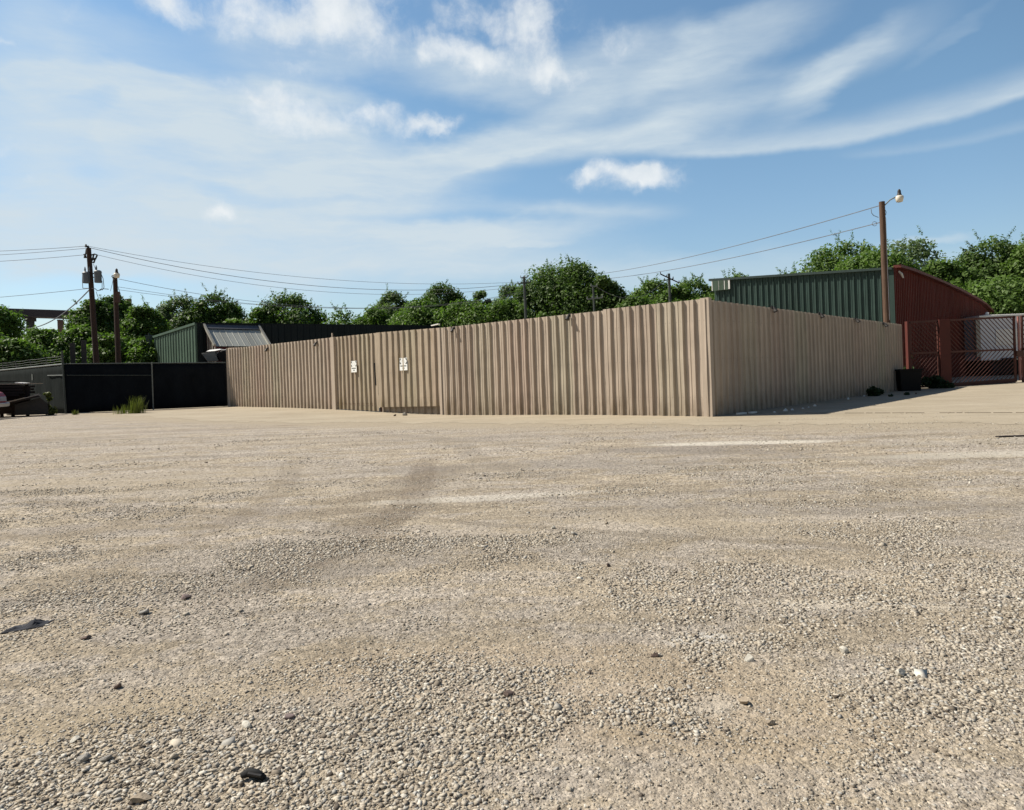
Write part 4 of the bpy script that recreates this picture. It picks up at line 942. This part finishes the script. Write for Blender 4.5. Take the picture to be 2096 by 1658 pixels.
shrub(1905, 795.5, 44, 28, M['shrub'], 1500, .07, 'dark shrub between the bin and the red gate', 'shrub', 'shrub', flat=.6)
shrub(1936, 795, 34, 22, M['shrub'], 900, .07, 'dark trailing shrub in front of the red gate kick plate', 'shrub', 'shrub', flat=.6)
# litter along the foot of the shaded fence
lit = [(1518,849.5,26,3,'long white board at the foot of the shaded fence nearest the corner'),(1541,847.5,20,2.5,'thinner white board following the long one at the fence foot'),(1585,845,7,3,'small pale scrap behind the thinner white board'),
 (1608,842,14,6,'crumpled white litter at the fence foot'),(1622,840.5,8,5,'white litter touching the crumpled pile on its right'),(1643,837.5,6,3,'flat pale litter in the fence shadow'),(1655,835,5,3,'tiny pale litter chip in the fence shadow'),
 (1668,832.5,7,5,'bright white litter midway along the shaded fence'),(1736,818.5,6,6,'white upright litter near the dark weeds'),(1769,812,6,3,'pale stone chip left of the dark weeds'),(1778,808.5,9,3,'white strip tucked under the dark weeds')]
for px, py, w_, h_, lb in lit:
    p = G(px, py-.5); s = p.y/F; mb = MB(); r = random.Random(px)
    if w_ > 10 and h_ < 4: mb.beam(-dE*w_*s*.5*1.3+Vector((0, 0, .04)), dE*w_*s*.5*1.3+Vector((0, 0, .03)), .09, .05); o = mb.build('board', M['white'], bevel=.005); cat = 'board'
    else:
        n_ = 7; ring = [Vector((math.cos(i*6.283/n_)*w_*s*.5*r.uniform(.6, 1.1), math.sin(i*6.283/n_)*w_*s*.35*r.uniform(.6, 1.1), h_*s*r.uniform(0, .5))) for i in range(n_)]
        mb.add(ring+[Vector((0, 0, h_*s))]+[Vector((v.x*.9, v.y*.9, 0)) for v in ring], [(i, (i+1) % n_, n_) for i in range(n_)]+[(i, n_+1+i, n_+1+(i+1) % n_, (i+1) % n_) for i in range(n_)]); o = mb.build('litter', M['white']); cat = 'litter'
    o.location = p; tag(o, lb, cat, 'pale litter along the shaded fence')
mb = MB(); p = G(1819, 801); mb.beam(-dE*1.1, dE*1.1, .12, .06); o = mb.build('board', M['white']); o.location = p+Vector((0, 0, .08)); tag(o, 'white board lying between the weeds and the black bin', 'board')
# dark plank at the right border of the lot
mb = MB(); p = G(2085, 893.5); mb.box((-.35, -.04, 0), (1.4, .05, .02)); o = mb.build('plank', M['oldwood'], bevel=.006); o.location = p; tag(o, 'dark flat plank lying on the gravel at the right edge', 'plank')

# ------------------------------------------------------------------ poles, lamps, wires
def yardlamp(par, c, out, s=1.0):
    """bowl refractor under a dark ballast; c = centre of the bowl"""
    mt = Matrix.Translation(c)
    mb = MB(); mb.lathe([(.10*s, -.17*s), (.155*s, -.15*s), (.19*s, 0), (.20*s, .10*s), (.17*s, .15*s), (.11*s, .17*s)], 20, mt); h = mb.build('refractor', M['glass_lamp'], par, smooth=True)
    mb = MB(); mb.lathe([(.13*s, .165*s), (.11*s, .22*s), (.085*s, .30*s), (.08*s, .42*s), (.05*s, .47*s), (.03*s, .50*s)], 16, mt); mb.build('ballast', M['darkmetal'], par)
e = empty('lamp_pole', 'wooden lamp pole with a white bowl lamp in front of the green and red building', 'lamp pole')
b0 = D(1815.5, 665, 31.6); t0 = D(1805, 413, 31.6); sl_ = (t0-b0)/(t0.z-b0.z); base_ = b0-sl_*b0.z
mb = MB(); mb.tube([base_, base_.lerp(t0, .5), t0], [.165, .145, .125], 14); mb.build('pole', M['wood_light'], e, smooth=False)
lc = D(1841, 407, 31.2)
mb = MB(); mb.tube([D(1809, 428, 31.6), D(1811, 420, 31.5), D(1822, 409, 31.4), D(1834, 403, 31.2)], .028, 8); mb.build('arm', M['rail'], e, smooth=True)
yardlamp(e, lc, None, .88)
mb = MB(); mb.tube([D(1783, 428, 31.5), D(1784, 436, 31.5), D(1788, 441, 31.5), D(1798, 445, 31.5)], .014, 6); mb.tube([D(1811, 428, 31.5), D(1814, 434, 31.5), D(1813, 440, 31.5)], .012, 6)
mb.tube([D(1790+5*math.cos(a), 458+4.5*math.sin(a), 31.5) for a in [i*.785 for i in range(9)]], .012, 5, False)
mb.tube([D(1813, 445, 31.45), D(1816, 530, 31.45), D(1821, 655, 31.42)], .012, 5); mb.build('cable', M['wire'], e)
e = empty('lamp_pole', 'slim wooden lamp pole right of the transformer pole', 'lamp pole')
b0 = D(242.5, 740, 42); t0 = D(235.5, 567, 42); sl_ = (t0-b0)/(t0.z-b0.z); base_ = b0-sl_*b0.z
mb = MB(); mb.tube([base_, t0], [.17, .125], 12); mb.build('pole', M['wood'], e)
mb = MB(); mb.tube([t0+Vector((0, -.1, -.2)), t0+Vector((.03, -.4, 0)), D(239, 560, 41)], .03, 6); mb.build('arm', M['rail'], e)
yardlamp(e, D(239, 564, 41), None, .85)
mb = MB(); mb.box((-.13, -.3, -.35), (.13, -.12, .3)); o = mb.build('meter_box', M['brownmetal'], e); o.location = D(244, 608, 42)
mb = MB(); p = D(242, 588, 41.9); mb.tube([p, D(246, 600, 41.9), D(250, 612, 41.9)], .014, 5); mb.tube([D(233, 562, 42), D(230, 580, 42), D(226, 596, 42)], .012, 5); mb.build('cable', M['wire'], e)

up = empty('utility_pole', 'leaning dark utility pole carrying two grey transformers', 'utility pole'); YU = 45
def U(px, py, dy=0): return D(px, py, YU+dy)
b0 = U(197, 735); t0 = U(181.5, 508); sl_ = (t0-b0)/(t0.z-b0.z); base_ = b0-sl_*b0.z
mb = MB(); mb.tube([base_, t0], [.20, .14], 14); mb.build('pole', M['wood'], up)
for sgn, c0, rpx, ytop, ybot in ((-1, 177, 7.3, 559, 579.5), (1, 200.5, 7.0, 556, 578.5)):
    c = U(c0, (ytop+ybot)/2, -.15); s = YU/F; h = (ybot-ytop)*s
    mb = MB(); mb.lathe([(rpx*s*.92, -h/2), (rpx*s*.97, -h/2+.04), (rpx*s, h/2-.06), (rpx*s*1.04, h/2-.05), (rpx*s*1.04, h/2), (rpx*s*.7, h/2+.08)], 18, Matrix.Translation(c)); t = mb.build('transformer', M['transformer'], up, smooth=False)
    mb = MB()
    for dx in ((-.06,) if sgn > 0 else (-.05, .14)):
        mb.lathe([(.04, h/2+.05), (.06, h/2+.12), (.04, h/2+.16), (.06, h/2+.22), (.035, h/2+.34), (.015, h/2+.42)], 10, Matrix.Translation(c+Vector((dx*1.5, 0, 0))))
    mb.build('bushing', M['transformer'], t)
mb = MB(); mb.beam(U(184, 560), U(196, 560), .06, .08); mb.beam(U(185, 567.5), U(196, 567.5), .05, .06); mb.beam(U(182, 562), U(176, 562), .05, .06); mb.build('bracket', M['darkmetal'], up)
mb = MB(); mb.tube([U(180, 503), U(181, 508)], [.05, .09], 8); mb.lathe([(.06, 0), (.09, .04), (.05, .1), (.07, .14), (.03, .2)], 10, Matrix.Translation(U(176, 506))); mb.tube([U(178.5, 510), U(177, 520)], .09, 8); mb.tube([U(174, 520), U(174.5, 528)], [.05, .10], 8); mb.beam(U(171, 521), U(181, 519), .05, .05); mb.build('insulators', M['darkmetal'], up)
mb = MB()
for a, b in (((187, 522), (194, 520)), ((194, 520), (199, 522)), ((199, 522), (195, 531)), ((192, 521), (189, 532)), ((189, 532), (194, 530)), ((189, 532), (185, 537)), ((191, 528), (196, 530)), ((188, 536), (192, 538)), ((192, 538), (195, 529))): mb.beam(U(*a), U(*b), .07, .07, (0, 1, 0))
mb.build('fuse_cutout', M['darkmetal'], up)
mb = MB()
for pts, r_ in (([(191, 540), (195, 550), (197, 557)], .012), ([(169, 560), (168.5, 575), (169.5, 590), (176, 590)], .018), ([(206, 558), (211, 570), (213, 588), (209, 594)], .02), ([(209, 575), (209, 590), (203, 594)], .018), ([(170, 590), (184, 590)], .02), ([(187, 590), (195, 591), (199, 595), (205, 594), (212, 591), (222, 592)], .025), ([(197, 597), (199, 604), (202, 611)], .015)):
    mb.tube([U(x, y, -.2) for x, y in pts], r_, 6)
mb.build('drop_cable', M['wire'], up)

def pole_far(px, ytop, ybot, Y, arms, w, label, mat):
    e = empty('utility_pole', label, 'utility pole', group='distant utility poles before the trees'); t = D(px, ytop, Y); b = D(px+(ybot-ytop)*.045, ybot, Y)
    sl_ = (t-b)/(t.z-b.z); base_ = b-sl_*b.z
    mb = MB(); mb.tube([base_, t], [w*.85, w*.7], 8); mb.build('pole', mat, e)
    for (x0, y0, x1, y1, mt, k) in arms:
        mb = MB(); a, b = D(x0, y0, Y-.2), D(x1, y1, Y-.2); mb.beam(a, b, .07, .09)
        for i in range(k): q_ = a.lerp(b, i/(k-1)); mb.tube([q_, q_+Vector((0, 0, .2))], [.045, .03], 6)
        mb.build('crossarm', mt, e)
pole_far(1072.5, 566, 628, 58, [(1060, 581, 1086, 577, M['rail_dark'], 4), (1066, 569, 1080, 567, M['rail'], 3)], .16, 'distant dark utility pole left of the big round tree', M['rail_dark'])
pole_far(1214, 584, 640, 50, [(1202, 612.5, 1233, 609, M['rail'], 4), (1210, 586, 1222, 586, M['rail'], 2)], .10, 'thin distant pole with two pale crossarms before the big round tree', M['rail_dark'])
pole_far(1369, 560, 618, 58, [(1352, 561, 1390, 579, M['wood'], 4), (1360, 574, 1378, 571, M['rail_dark'], 3)], .16, 'distant utility pole with a slanting crossarm right of the big round tree', M['rail_dark'])
def wire(a, b, sag, rad, label, name='power_line', n=24):
    pts = [a.lerp(b, i/n)-Vector((0, 0, sag*4*(i/n)*(1-i/n))) for i in range(n+1)]
    mb = MB(); mb.tube(pts, rad, 5); o = mb.build(name, M['wire']); return tag(o, label, 'power line', 'overhead wires')
wire(D(1803, 420, 31.6), D(1232, 560, 67), .35, .021, 'upper overhead wire from the right lamp pole to the trees')
wire(D(1806, 454, 31.6), D(1245, 570, 67), .35, .021, 'lower overhead wire from the right lamp pole to the trees')
P1 = D(1072, 578, 58)
wire(U(183, 504.5), D(1066, 577, 58), 1.0, .012, 'highest wire from the transformer pole towards the big round tree')
wire(U(185, 507.5), D(1075, 579, 58), 1.5, .017, 'heavy second wire from the transformer pole towards the big round tree')
wire(U(196, 521), D(1083, 583, 58), 1.6, .012, 'third wire from the transformer pole towards the big round tree')
wire(D(243, 571, 41.5), D(1072, 596, 58), 1.6, .013, 'upper wire from the slim lamp pole passing over the shed')
wire(D(241, 587, 41.8), D(1071, 600, 58), 1.3, .011, 'middle wire from the slim lamp pole passing over the shed')
wire(D(242, 593, 41.8), D(1071, 606, 58), 1.1, .011, 'lowest wire from the slim lamp pole passing over the shed')
wire(U(180, 503.5), D(-500, 500, 62), .6, .015, 'highest wire from the transformer pole out of the left edge')
wire(U(178, 508), D(-500, 517, 62), .6, .015, 'second wire from the transformer pole out of the left edge')
wire(U(174, 521.5), D(-500, 530, 62), .6, .015, 'third wire from the transformer pole out of the left edge')
wire(U(186, 590), D(-500, 622, 62), .5, .016, 'low wire from the transformer pole out of the left edge')
wire(U(185, 591), D(40, 672, 62), .8, .040, 'thick service cable dropping from the transformer pole to the left')
wire(D(1220, 586, 50), D(1362, 572, 58), 1.2, .016, 'short dark wire between the two poles before the big round tree')

# ------------------------------------------------------------------ railway bridge far left
YB = 150
br = empty('railway_bridge', 'dark steel girder railway bridge behind the trees on the left', 'bridge')
mb = MB(); mb.prism([D(-200, 625, YB), D(330, 642.5, YB), D(330, 657, YB), D(-200, 639.5, YB)], (0, 5, 0)); mb.build('girder', M['concrete_far'], br)
mb = MB(); mb.prism([D(-200, 624, YB), D(330, 641.5, YB), D(330, 642.5, YB), D(-200, 625, YB)], (0, 6, 0)); mb.build('deck_edge', M['darkmetal'], br)
for x in (62, -110, 240):
    mb = MB(); w_ = YB/F; c = D(x, 655, YB+2.5)
    mb.box((c.x-5*w_, c.y-.6, 0), (c.x+5*w_, c.y+.6, c.z)); mb.box((c.x-7*w_, c.y-.9, c.z-.3), (c.x+7*w_, c.y+.9, c.z+1.0)); mb.build('pier', M['concrete_far'], br)
mb = MB(); c = D(124, 657, YB-12); mb.box((c.x-.5, c.y-.25, 0), (c.x+.5, c.y+.25, c.z)); mb.box((c.x-.4, c.y-.5, c.z), (c.x+.2, c.y+.5, c.z+.25)); o = mb.build('pier_stump', M['pier']); tag(o, 'short brown masonry pier seen under the railway bridge', 'pier')
mb = MB(); c = D(262, 612, 110); mb.box((c.x-.3, c.y-.3, 0), (c.x+.3, c.y+.5, c.z)); mb.box((c.x-.38, c.y-.38, c.z-.4), (c.x+.38, c.y+.38, c.z-.1)); o = mb.build('chimney', M['pier']); tag(o, 'brown brick chimney rising behind the tree right of the slim lamp pole', 'chimney')

# ------------------------------------------------------------------ trees
def hyv(px): return HY-(px-CX)*SR/CR
def tree(px, ytop, wpx, Y, mat, label, name='tree', leaves=26000, size=.155, low=.12, shoots=0, k=26, seed=None, cat='tree', grp='trees behind the buildings', ycrop=None):
    r = np.random.default_rng(abs(int(px*13+ytop)) if seed is None else seed)
    t = D(px, ytop, Y); H = t.z; rx = wpx/F*Y/2; base_ = D(px, hyv(px), Y); e = empty(name, label, cat, (t.x, Y, 0), r.uniform(-.3, .3), grp)
    zc0 = H*low; cz = (H+zc0)/2; rz = (H-zc0)/2
    cs, rs = [], []
    while len(cs) < k:
        d = r.normal(size=3); d /= np.linalg.norm(d); f = r.random()**.5
        c = np.array([d[0]*rx*.70*f, d[1]*min(rx, 4.5)*.8*f, cz+d[2]*rz*.70*f]); cr_ = min(rx, rz)*r.uniform(.30, .50)
        if c[2]-cr_ < -.2: continue
        cs.append(c); rs.append(cr_)
    for x_ in np.linspace(-.52, .52, 5):
        for z_ in (-.35, .1, .42):
            cs.append((x_*rx+r.normal(0, .05)*rx, r.normal(0, .15)*rx, cz+z_*rz)); rs.append(min(rx, rz, 3.5)*r.uniform(.42, .58))
    for a in (-.95, -.6, -.28, .05, .34, .66, 1.0):
        a += r.uniform(-.12, .12); q_ = min(rx, 3.2)*r.uniform(.24, .36); cs.append((math.sin(a)*(rx-q_), r.uniform(-.3, .3)*rx, cz+math.cos(a)*(rz-q_)*r.uniform(.93, 1.02))); rs.append(q_)
    # a few overlapping lobes make the uneven upper outline
    for _ in range(int(k*.5)):
        a = r.uniform(-1.35, 1.35); x = math.sin(a)*rx*.82; z = cz+math.cos(a)*rz*.82
        cs.append((x, r.uniform(-.5, .5)*rx*.5, z)); rs.append(min(rx, rz)*r.uniform(.14, .28))
    v, f = leafcloud(cs, rs, leaves, size, r, .85)
    if shoots:
        vs2 = []
        for _ in range(shoots):
            a = r.uniform(-1.1, 1.1); x = math.sin(a)*rx*.8; z = cz+math.cos(a)*rz*.92; y = r.uniform(-.4, .4)*rx
            th = a*.7+r.normal(0, .35); ln = r.uniform(.35, .9); dr = np.array([math.sin(th), r.normal(0, .2), math.cos(th)])
            for j in range(46):
                u = r.random(); c = np.array([x, y, z])+dr*u*ln*1.3+r.normal(0, .05, 3); sd = r.normal(size=3); sd -= dr*sd.dot(dr); sd /= np.linalg.norm(sd); l_ = .22*(1.15-u*.8)
                tip = c+sd*l_*.8+dr*l_*.5; wd = np.cross(sd, dr)*.05; mid = (c+tip)/2
                vs2 += [c, mid+wd, tip, mid-wd]
        v2 = np.array(vs2); f = np.concatenate([f, np.arange(len(v2)).reshape(-1, 4)+len(v)]); v = np.concatenate([v, v2])
    npmesh('crown', v, f, mat, e)
    mb = MB(); th = .10+H*.012
    fk = Vector((r.normal(0, .15), r.normal(0, .1), H*.32)); mb.tube([(0, 0, -.05), (fk.x*.4, fk.y*.4, H*.15), fk], [th*1.3, th, th*.85], 8)
    order = sorted(range(len(cs)), key=lambda i: -rs[i])[:11]
    for i in order:
        c = Vector(cs[i]); m_ = fk.lerp(c, .5)+Vector((0, 0, -.15)); mb.tube([fk, m_, c], [th*.5, th*.3, th*.1], 6)
    mb.build('trunk', M['bark'], e); return e
Ld, Lm, Ll, Lb = M['leaf_dark'], M['leaf_mid'], M['leaf_light'], M['leaf_blue']
for a in (
 (-20, 606, 150, 62, Lm, 'leafy tree at the left edge, left of the railway bridge', dict(leaves=22000, shoots=3)),
 (-70, 640, 140, 55, Ld, 'darker tree crown cut by the left edge', dict()),
 (190, 606, 100, 68, Ld, 'dark tree right behind the transformer pole', dict(shoots=3, low=.2)),
 (228, 600, 78, 70, Ld, 'dark tree behind the slim lamp pole', dict(shoots=5, low=.2)),
 (252, 612, 66, 73, Lm, 'mid green tree behind the brown chimney right of the slim lamp pole', dict(low=.1, shoots=2)),
 (292, 618, 92, 64, Lm, 'mid green tree left of the green shed', dict(shoots=4)),
 (372, 600, 125, 72, Lb, 'grey green round tree behind the left end of the shed', dict(shoots=4, k=30)),
 (440, 594, 125, 72, Ld, 'dark round tree above the lean-to roof', dict(shoots=4, k=30)),
 (592, 598, 165, 72, Ld, 'bushy round tree above the long shed', dict(shoots=7, leaves=28000)),
 (530, 625, 70, 70, Lm, 'smaller green tree at the left shoulder of the bushy round tree', dict(shoots=3)),
 (705, 628, 110, 70, Ll, 'low bright green tree with spiky shoots above the long shed', dict(shoots=9, leaves=6000)),
 (800, 590, 100, 78, Lb, 'greyish tall tree left of the twin crowned tree', dict(shoots=3)),
 (905, 572, 115, 78, Ld, 'twin crowned dark tree in the middle left of the skyline', dict(shoots=2, leaves=26000)),
 (860, 605, 110, 72, Lm, 'mid green tree filling in below the twin crowned tree', dict()),
 (985, 588, 56, 76, Lb, 'narrow pointed tree between two larger crowns', dict(leaves=14000, k=16)),
 (1045, 576, 90, 74, Lb, 'pale greyish tree at the left shoulder of the big round tree', dict(shoots=3)),
 (1155, 534, 235, 68, Ld, 'big dark round tree, the largest crown above the tan fence', dict(leaves=60000, k=52, shoots=14, low=.08)),
 (1235, 560, 110, 66, Ld, 'dark crown merging into the right side of the big round tree', dict(leaves=26000)),
 (1335, 566, 120, 72, Lm, 'mid green tree right of the big round tree', dict(shoots=6)),
 (1420, 562, 125, 72, Lm, 'tree with a flat ragged top left of the green building', dict(shoots=7)),
 (1505, 558, 100, 62, Lm, 'spiky topped tree showing over the left end of the green building', dict(shoots=12)),
 (1615, 552, 110, 62, Lm, 'second spiky topped tree over the green building roof', dict(shoots=12)),
 (1725, 484, 190, 60, Lm, 'wide tall tree rising behind the green building left of the lamp pole', dict(leaves=20000, k=40, shoots=10)),
 (1855, 480, 200, 60, Lb, 'wide hazy green tree rising behind the lamp pole', dict(leaves=20000, k=40, shoots=8)),
 (1790, 500, 190, 56, Lm, 'fuller green crown directly above the green roof line', dict(leaves=24000, k=34)),
 (1925, 525, 150, 56, Lm, 'green tree above the red wall slope', dict(leaves=24000)),
 (2030, 474, 160, 58, Ld, 'tall dark tree near the right edge', dict(leaves=26000, shoots=8, k=36)),
 (2115, 484, 150, 56, Lm, 'tall tree cut by the right edge', dict(leaves=24000, shoots=4)),
 (2040, 560, 190, 53, Ll, 'bright green lower tree above the white trailer', dict(leaves=26000, k=36)),
 # lower row
 (15, 690, 150, 50, Lm, 'low leafy tree behind the barbed wire at the left edge', dict(low=.02)),
 (85, 668, 120, 56, Ll, 'bright green bush under the railway bridge', dict(low=.02, leaves=26000)),
 (165, 660, 120, 56, Ll, 'bright green bush behind the transformer pole', dict(low=.02, leaves=26000)),
 (225, 680, 90, 54, Lm, 'green bush at the foot of the slim lamp pole', dict(low=.02)),
 (290, 690, 100, 54, Ll, 'bright bush touching the left end of the green shed', dict(low=.02)),
 (330, 660, 90, 66, Ld, 'dark bush behind the sloping end of the shed', dict(low=.02)),
 (480, 648, 90, 66, Lm, 'low bush in the gap between the round trees', dict(low=.02)),
 (765, 626, 120, 68, Ll, 'bright bush at the foot of the greyish tall tree', dict(low=.02)),
 (850, 616, 140, 66, Ll, 'wide bright bush below the twin crowned tree', dict(low=.02, leaves=26000)),
 (955, 606, 140, 64, Ll, 'bright bush left of the distant dark pole', dict(low=.02, leaves=26000)),
 (1040, 606, 120, 63, Ll, 'bright bush behind the distant dark pole', dict(low=.02, leaves=26000)),
 (1110, 635, 60, 60, Lm, 'small bush peeking over the tan fence by the halfway floodlight', dict(low=.02, leaves=5000)),
 (1300, 600, 120, 64, Lm, 'bush filling the gap right of the big round tree', dict(low=.02, leaves=22000)),
 (1382, 578, 100, 68, Lm, 'mid green tree behind the slanting crossarm pole', dict(shoots=3)),
 (1430, 605, 100, 62, Ll, 'bright bush left of the green building', dict(low=.02, leaves=22000)),
 ):
    kw = a[6]; tree(*a[:6], **kw)
# distant thicket as one mass
r = np.random.default_rng(4); cs, rs = [], []
for x in np.arange(-85, 85, 1.3):
    h = 4.2+1.5*math.sin(x*.35)+r.uniform(-.8, .8); y = 92+r.uniform(-3, 3)-abs(x)*.1
    for z in np.arange(.8, h, 1.2): cs.append((x+r.uniform(-.6, .6), y+r.uniform(-1, 1), z)); rs.append(r.uniform(1.0, 1.7))
v, f = leafcloud(cs, rs, 60000, .30, r); o = npmesh('thicket', v, f, Lm); tag(o, 'far off thicket of green undergrowth closing the view below the trees', 'thicket', kind='stuff')

# ------------------------------------------------------------------ pickup and scrap at the left edge
pt_ = G(-2, 860); sc_ = pt_.y/F
# truck local: X forward (to the right), origin at front axle ground point
pk = empty('pickup_truck', 'red pickup truck with chrome bumper, its nose poking in at the left edge', 'pickup truck', (pt_.x-2.2, pt_.y+.9, 0), -.05)
k_ = 1.28
def pr(pts, y0, y1, name, mat, bev=.03, par=pk):
    mb = MB(); mb.prism([(x*k_, y0*k_, z*k_) for x, z in pts], (0, (y1-y0)*k_, 0)); return mb.build(name, mat, par, bevel=bev)
body = pr([(.42, .42), (.80, .52), (.86, .66), (.84, .86), (.70, 1.02), (.1, 1.10), (-.75, 1.14), (-1.15, 1.62), (-2.3, 1.66), (-2.5, 1.15), (-4.3, 1.12), (-4.35, .5), (-3.75, .42), (-3.65, .7), (-3.4, .83), (-3.1, .83), (-2.85, .7), (-2.75, .42), (-.45, .40), (-.38, .66), (-.15, .80), (.15, .80), (.36, .68)], -.88, .88, 'body', M['carred'], .06)
pr([(-.80, 1.15), (-1.18, 1.57), (-2.25, 1.60), (-2.38, 1.17)], -.886, .886, 'side_window', M['glass'], .01)
pr([(.70, .66), (.865, .66), (.85, .84), (.68, .88)], -.86, -.52, 'headlight', M['headlight'], .02)
pr([(.70, .66), (.865, .66), (.85, .84), (.68, .88)], .52, .86, 'headlight', M['headlight'], .02)
pr([(.80, .68), (.875, .68), (.86, .84), (.80, .84)], -.5, .5, 'grille', M['darkmetal'], .01)
pr([(.70, .44), (.93, .46), (.95, .60), (.70, .63)], -.92, .92, 'bumper', M['steel_bright'], .03)
for x in (0, -3.25):
    for y in (-.80, .80):
        mb = MB(); mt = Matrix.Translation((x*k_, y*k_, .37*k_)) @ Matrix.Rotation(math.pi/2, 4, 'X')
        mb.lathe([(.20*k_, -.12), (.34*k_, -.13), (.37*k_, -.09), (.37*k_, .09), (.34*k_, .13), (.20*k_, .12)], 26, mt); w_ = mb.build('wheel', M['rubber'], pk)
        mb = MB(); mb.lathe([(.205*k_, -.11), (.19*k_, -.10), (.06*k_, -.06), (.06*k_, .06), (.19*k_, .10), (.205*k_, .11)], 18, mt); mb.build('rim', M['rail'], w_)
# scrap heap: boards and a tipped flatbed
def SP(px, py, Y): return D(px, py, Y)
YS = 34.5
ft = empty('flatbed_trailer', 'rusty tipped flatbed with a pale edge lying behind the pickup', 'trailer')
a, b, c_ = SP(8, 824, YS), SP(50, 815, YS+.3), SP(78, 808, YS+.6)
mb = MB(); mb.prism([SP(-40, 826, YS-.3), a, b, c_, SP(84, 812, YS+.6), SP(52, 819, YS+.3), SP(10, 829, YS)], (-1.2, 1.8, .05)); mb.build('bed', M['oldwood'], ft, bevel=.02)
mb = MB(); mb.beam(SP(14, 823.5, YS-.05), SP(50, 814.5, YS+.25), .06, .05); mb.build('edge', M['palewood'], ft)
mb = MB(); mb.prism([SP(30, 828, YS+.5), SP(82, 814, YS+.9), SP(98, 826, YS+1), SP(100, 848, YS+1), SP(30, 850, YS+.5)], (-.7, 1, 0)); mb.build('underside', M['darkmetal'], ft)
mb = MB(); mb.lathe([(.17, 0), (.2, .05), (.2, .5), (.18, .56)], 16, Matrix.Translation(G(22, 850))); o = mb.build('drum', M['trailer_edge']); tag(o, 'pale dirty bucket standing between the pickup and the scrap', 'bucket')
st_ = empty('board_stack', 'stack of dark brown scrap boards with a pale top board by the left fence', 'board stack')
for i, (x0, y0, x1, y1) in enumerate(((-30, 781.5, 30, 781), (-30, 792, 60, 791), (-30, 798, 58, 797), (-30, 804, 60, 803), (-30, 810, 50, 808))):
    mb = MB(); mb.beam(SP(x0, y0, YS+1.3), SP(x1, y1, YS+1.5), 1.0, .11 if i else .05); mb.build('board', M['oldwood'], st_)
mb = MB(); mb.beam(SP(-10, 786.5, YS+1.2), SP(82, 785, YS+1.4), .55, .05); mb.build('top_board', M['palewood'], st_)
mb = MB(); mb.beam(SP(36, 783.5, YS+1.1), SP(56, 784.6, YS+1.1), .4, .05); mb.build('white_scrap', M['white'], st_)
mb = MB(); mb.prism([SP(-30, 788, YS+1.2), SP(30, 787, YS+1.2), SP(62, 790, YS+1.2), SP(60, 812, YS+1.2), SP(72, 846, YS+1.2), SP(-30, 848, YS+1.2)], (-.55, .8, 0)); mb.build('lower_boards', M['oldwood'], st_)
for x in (2, 25, 55):
    mb = MB(); p = SP(x, 800, YS+1.6); mb.beam((p.x, p.y, 0), (p.x, p.y, SP(x, 786, YS+1.6).z), .12, .12, (1, 0, 0)); mb.build('leg', M['oldwood'], st_)
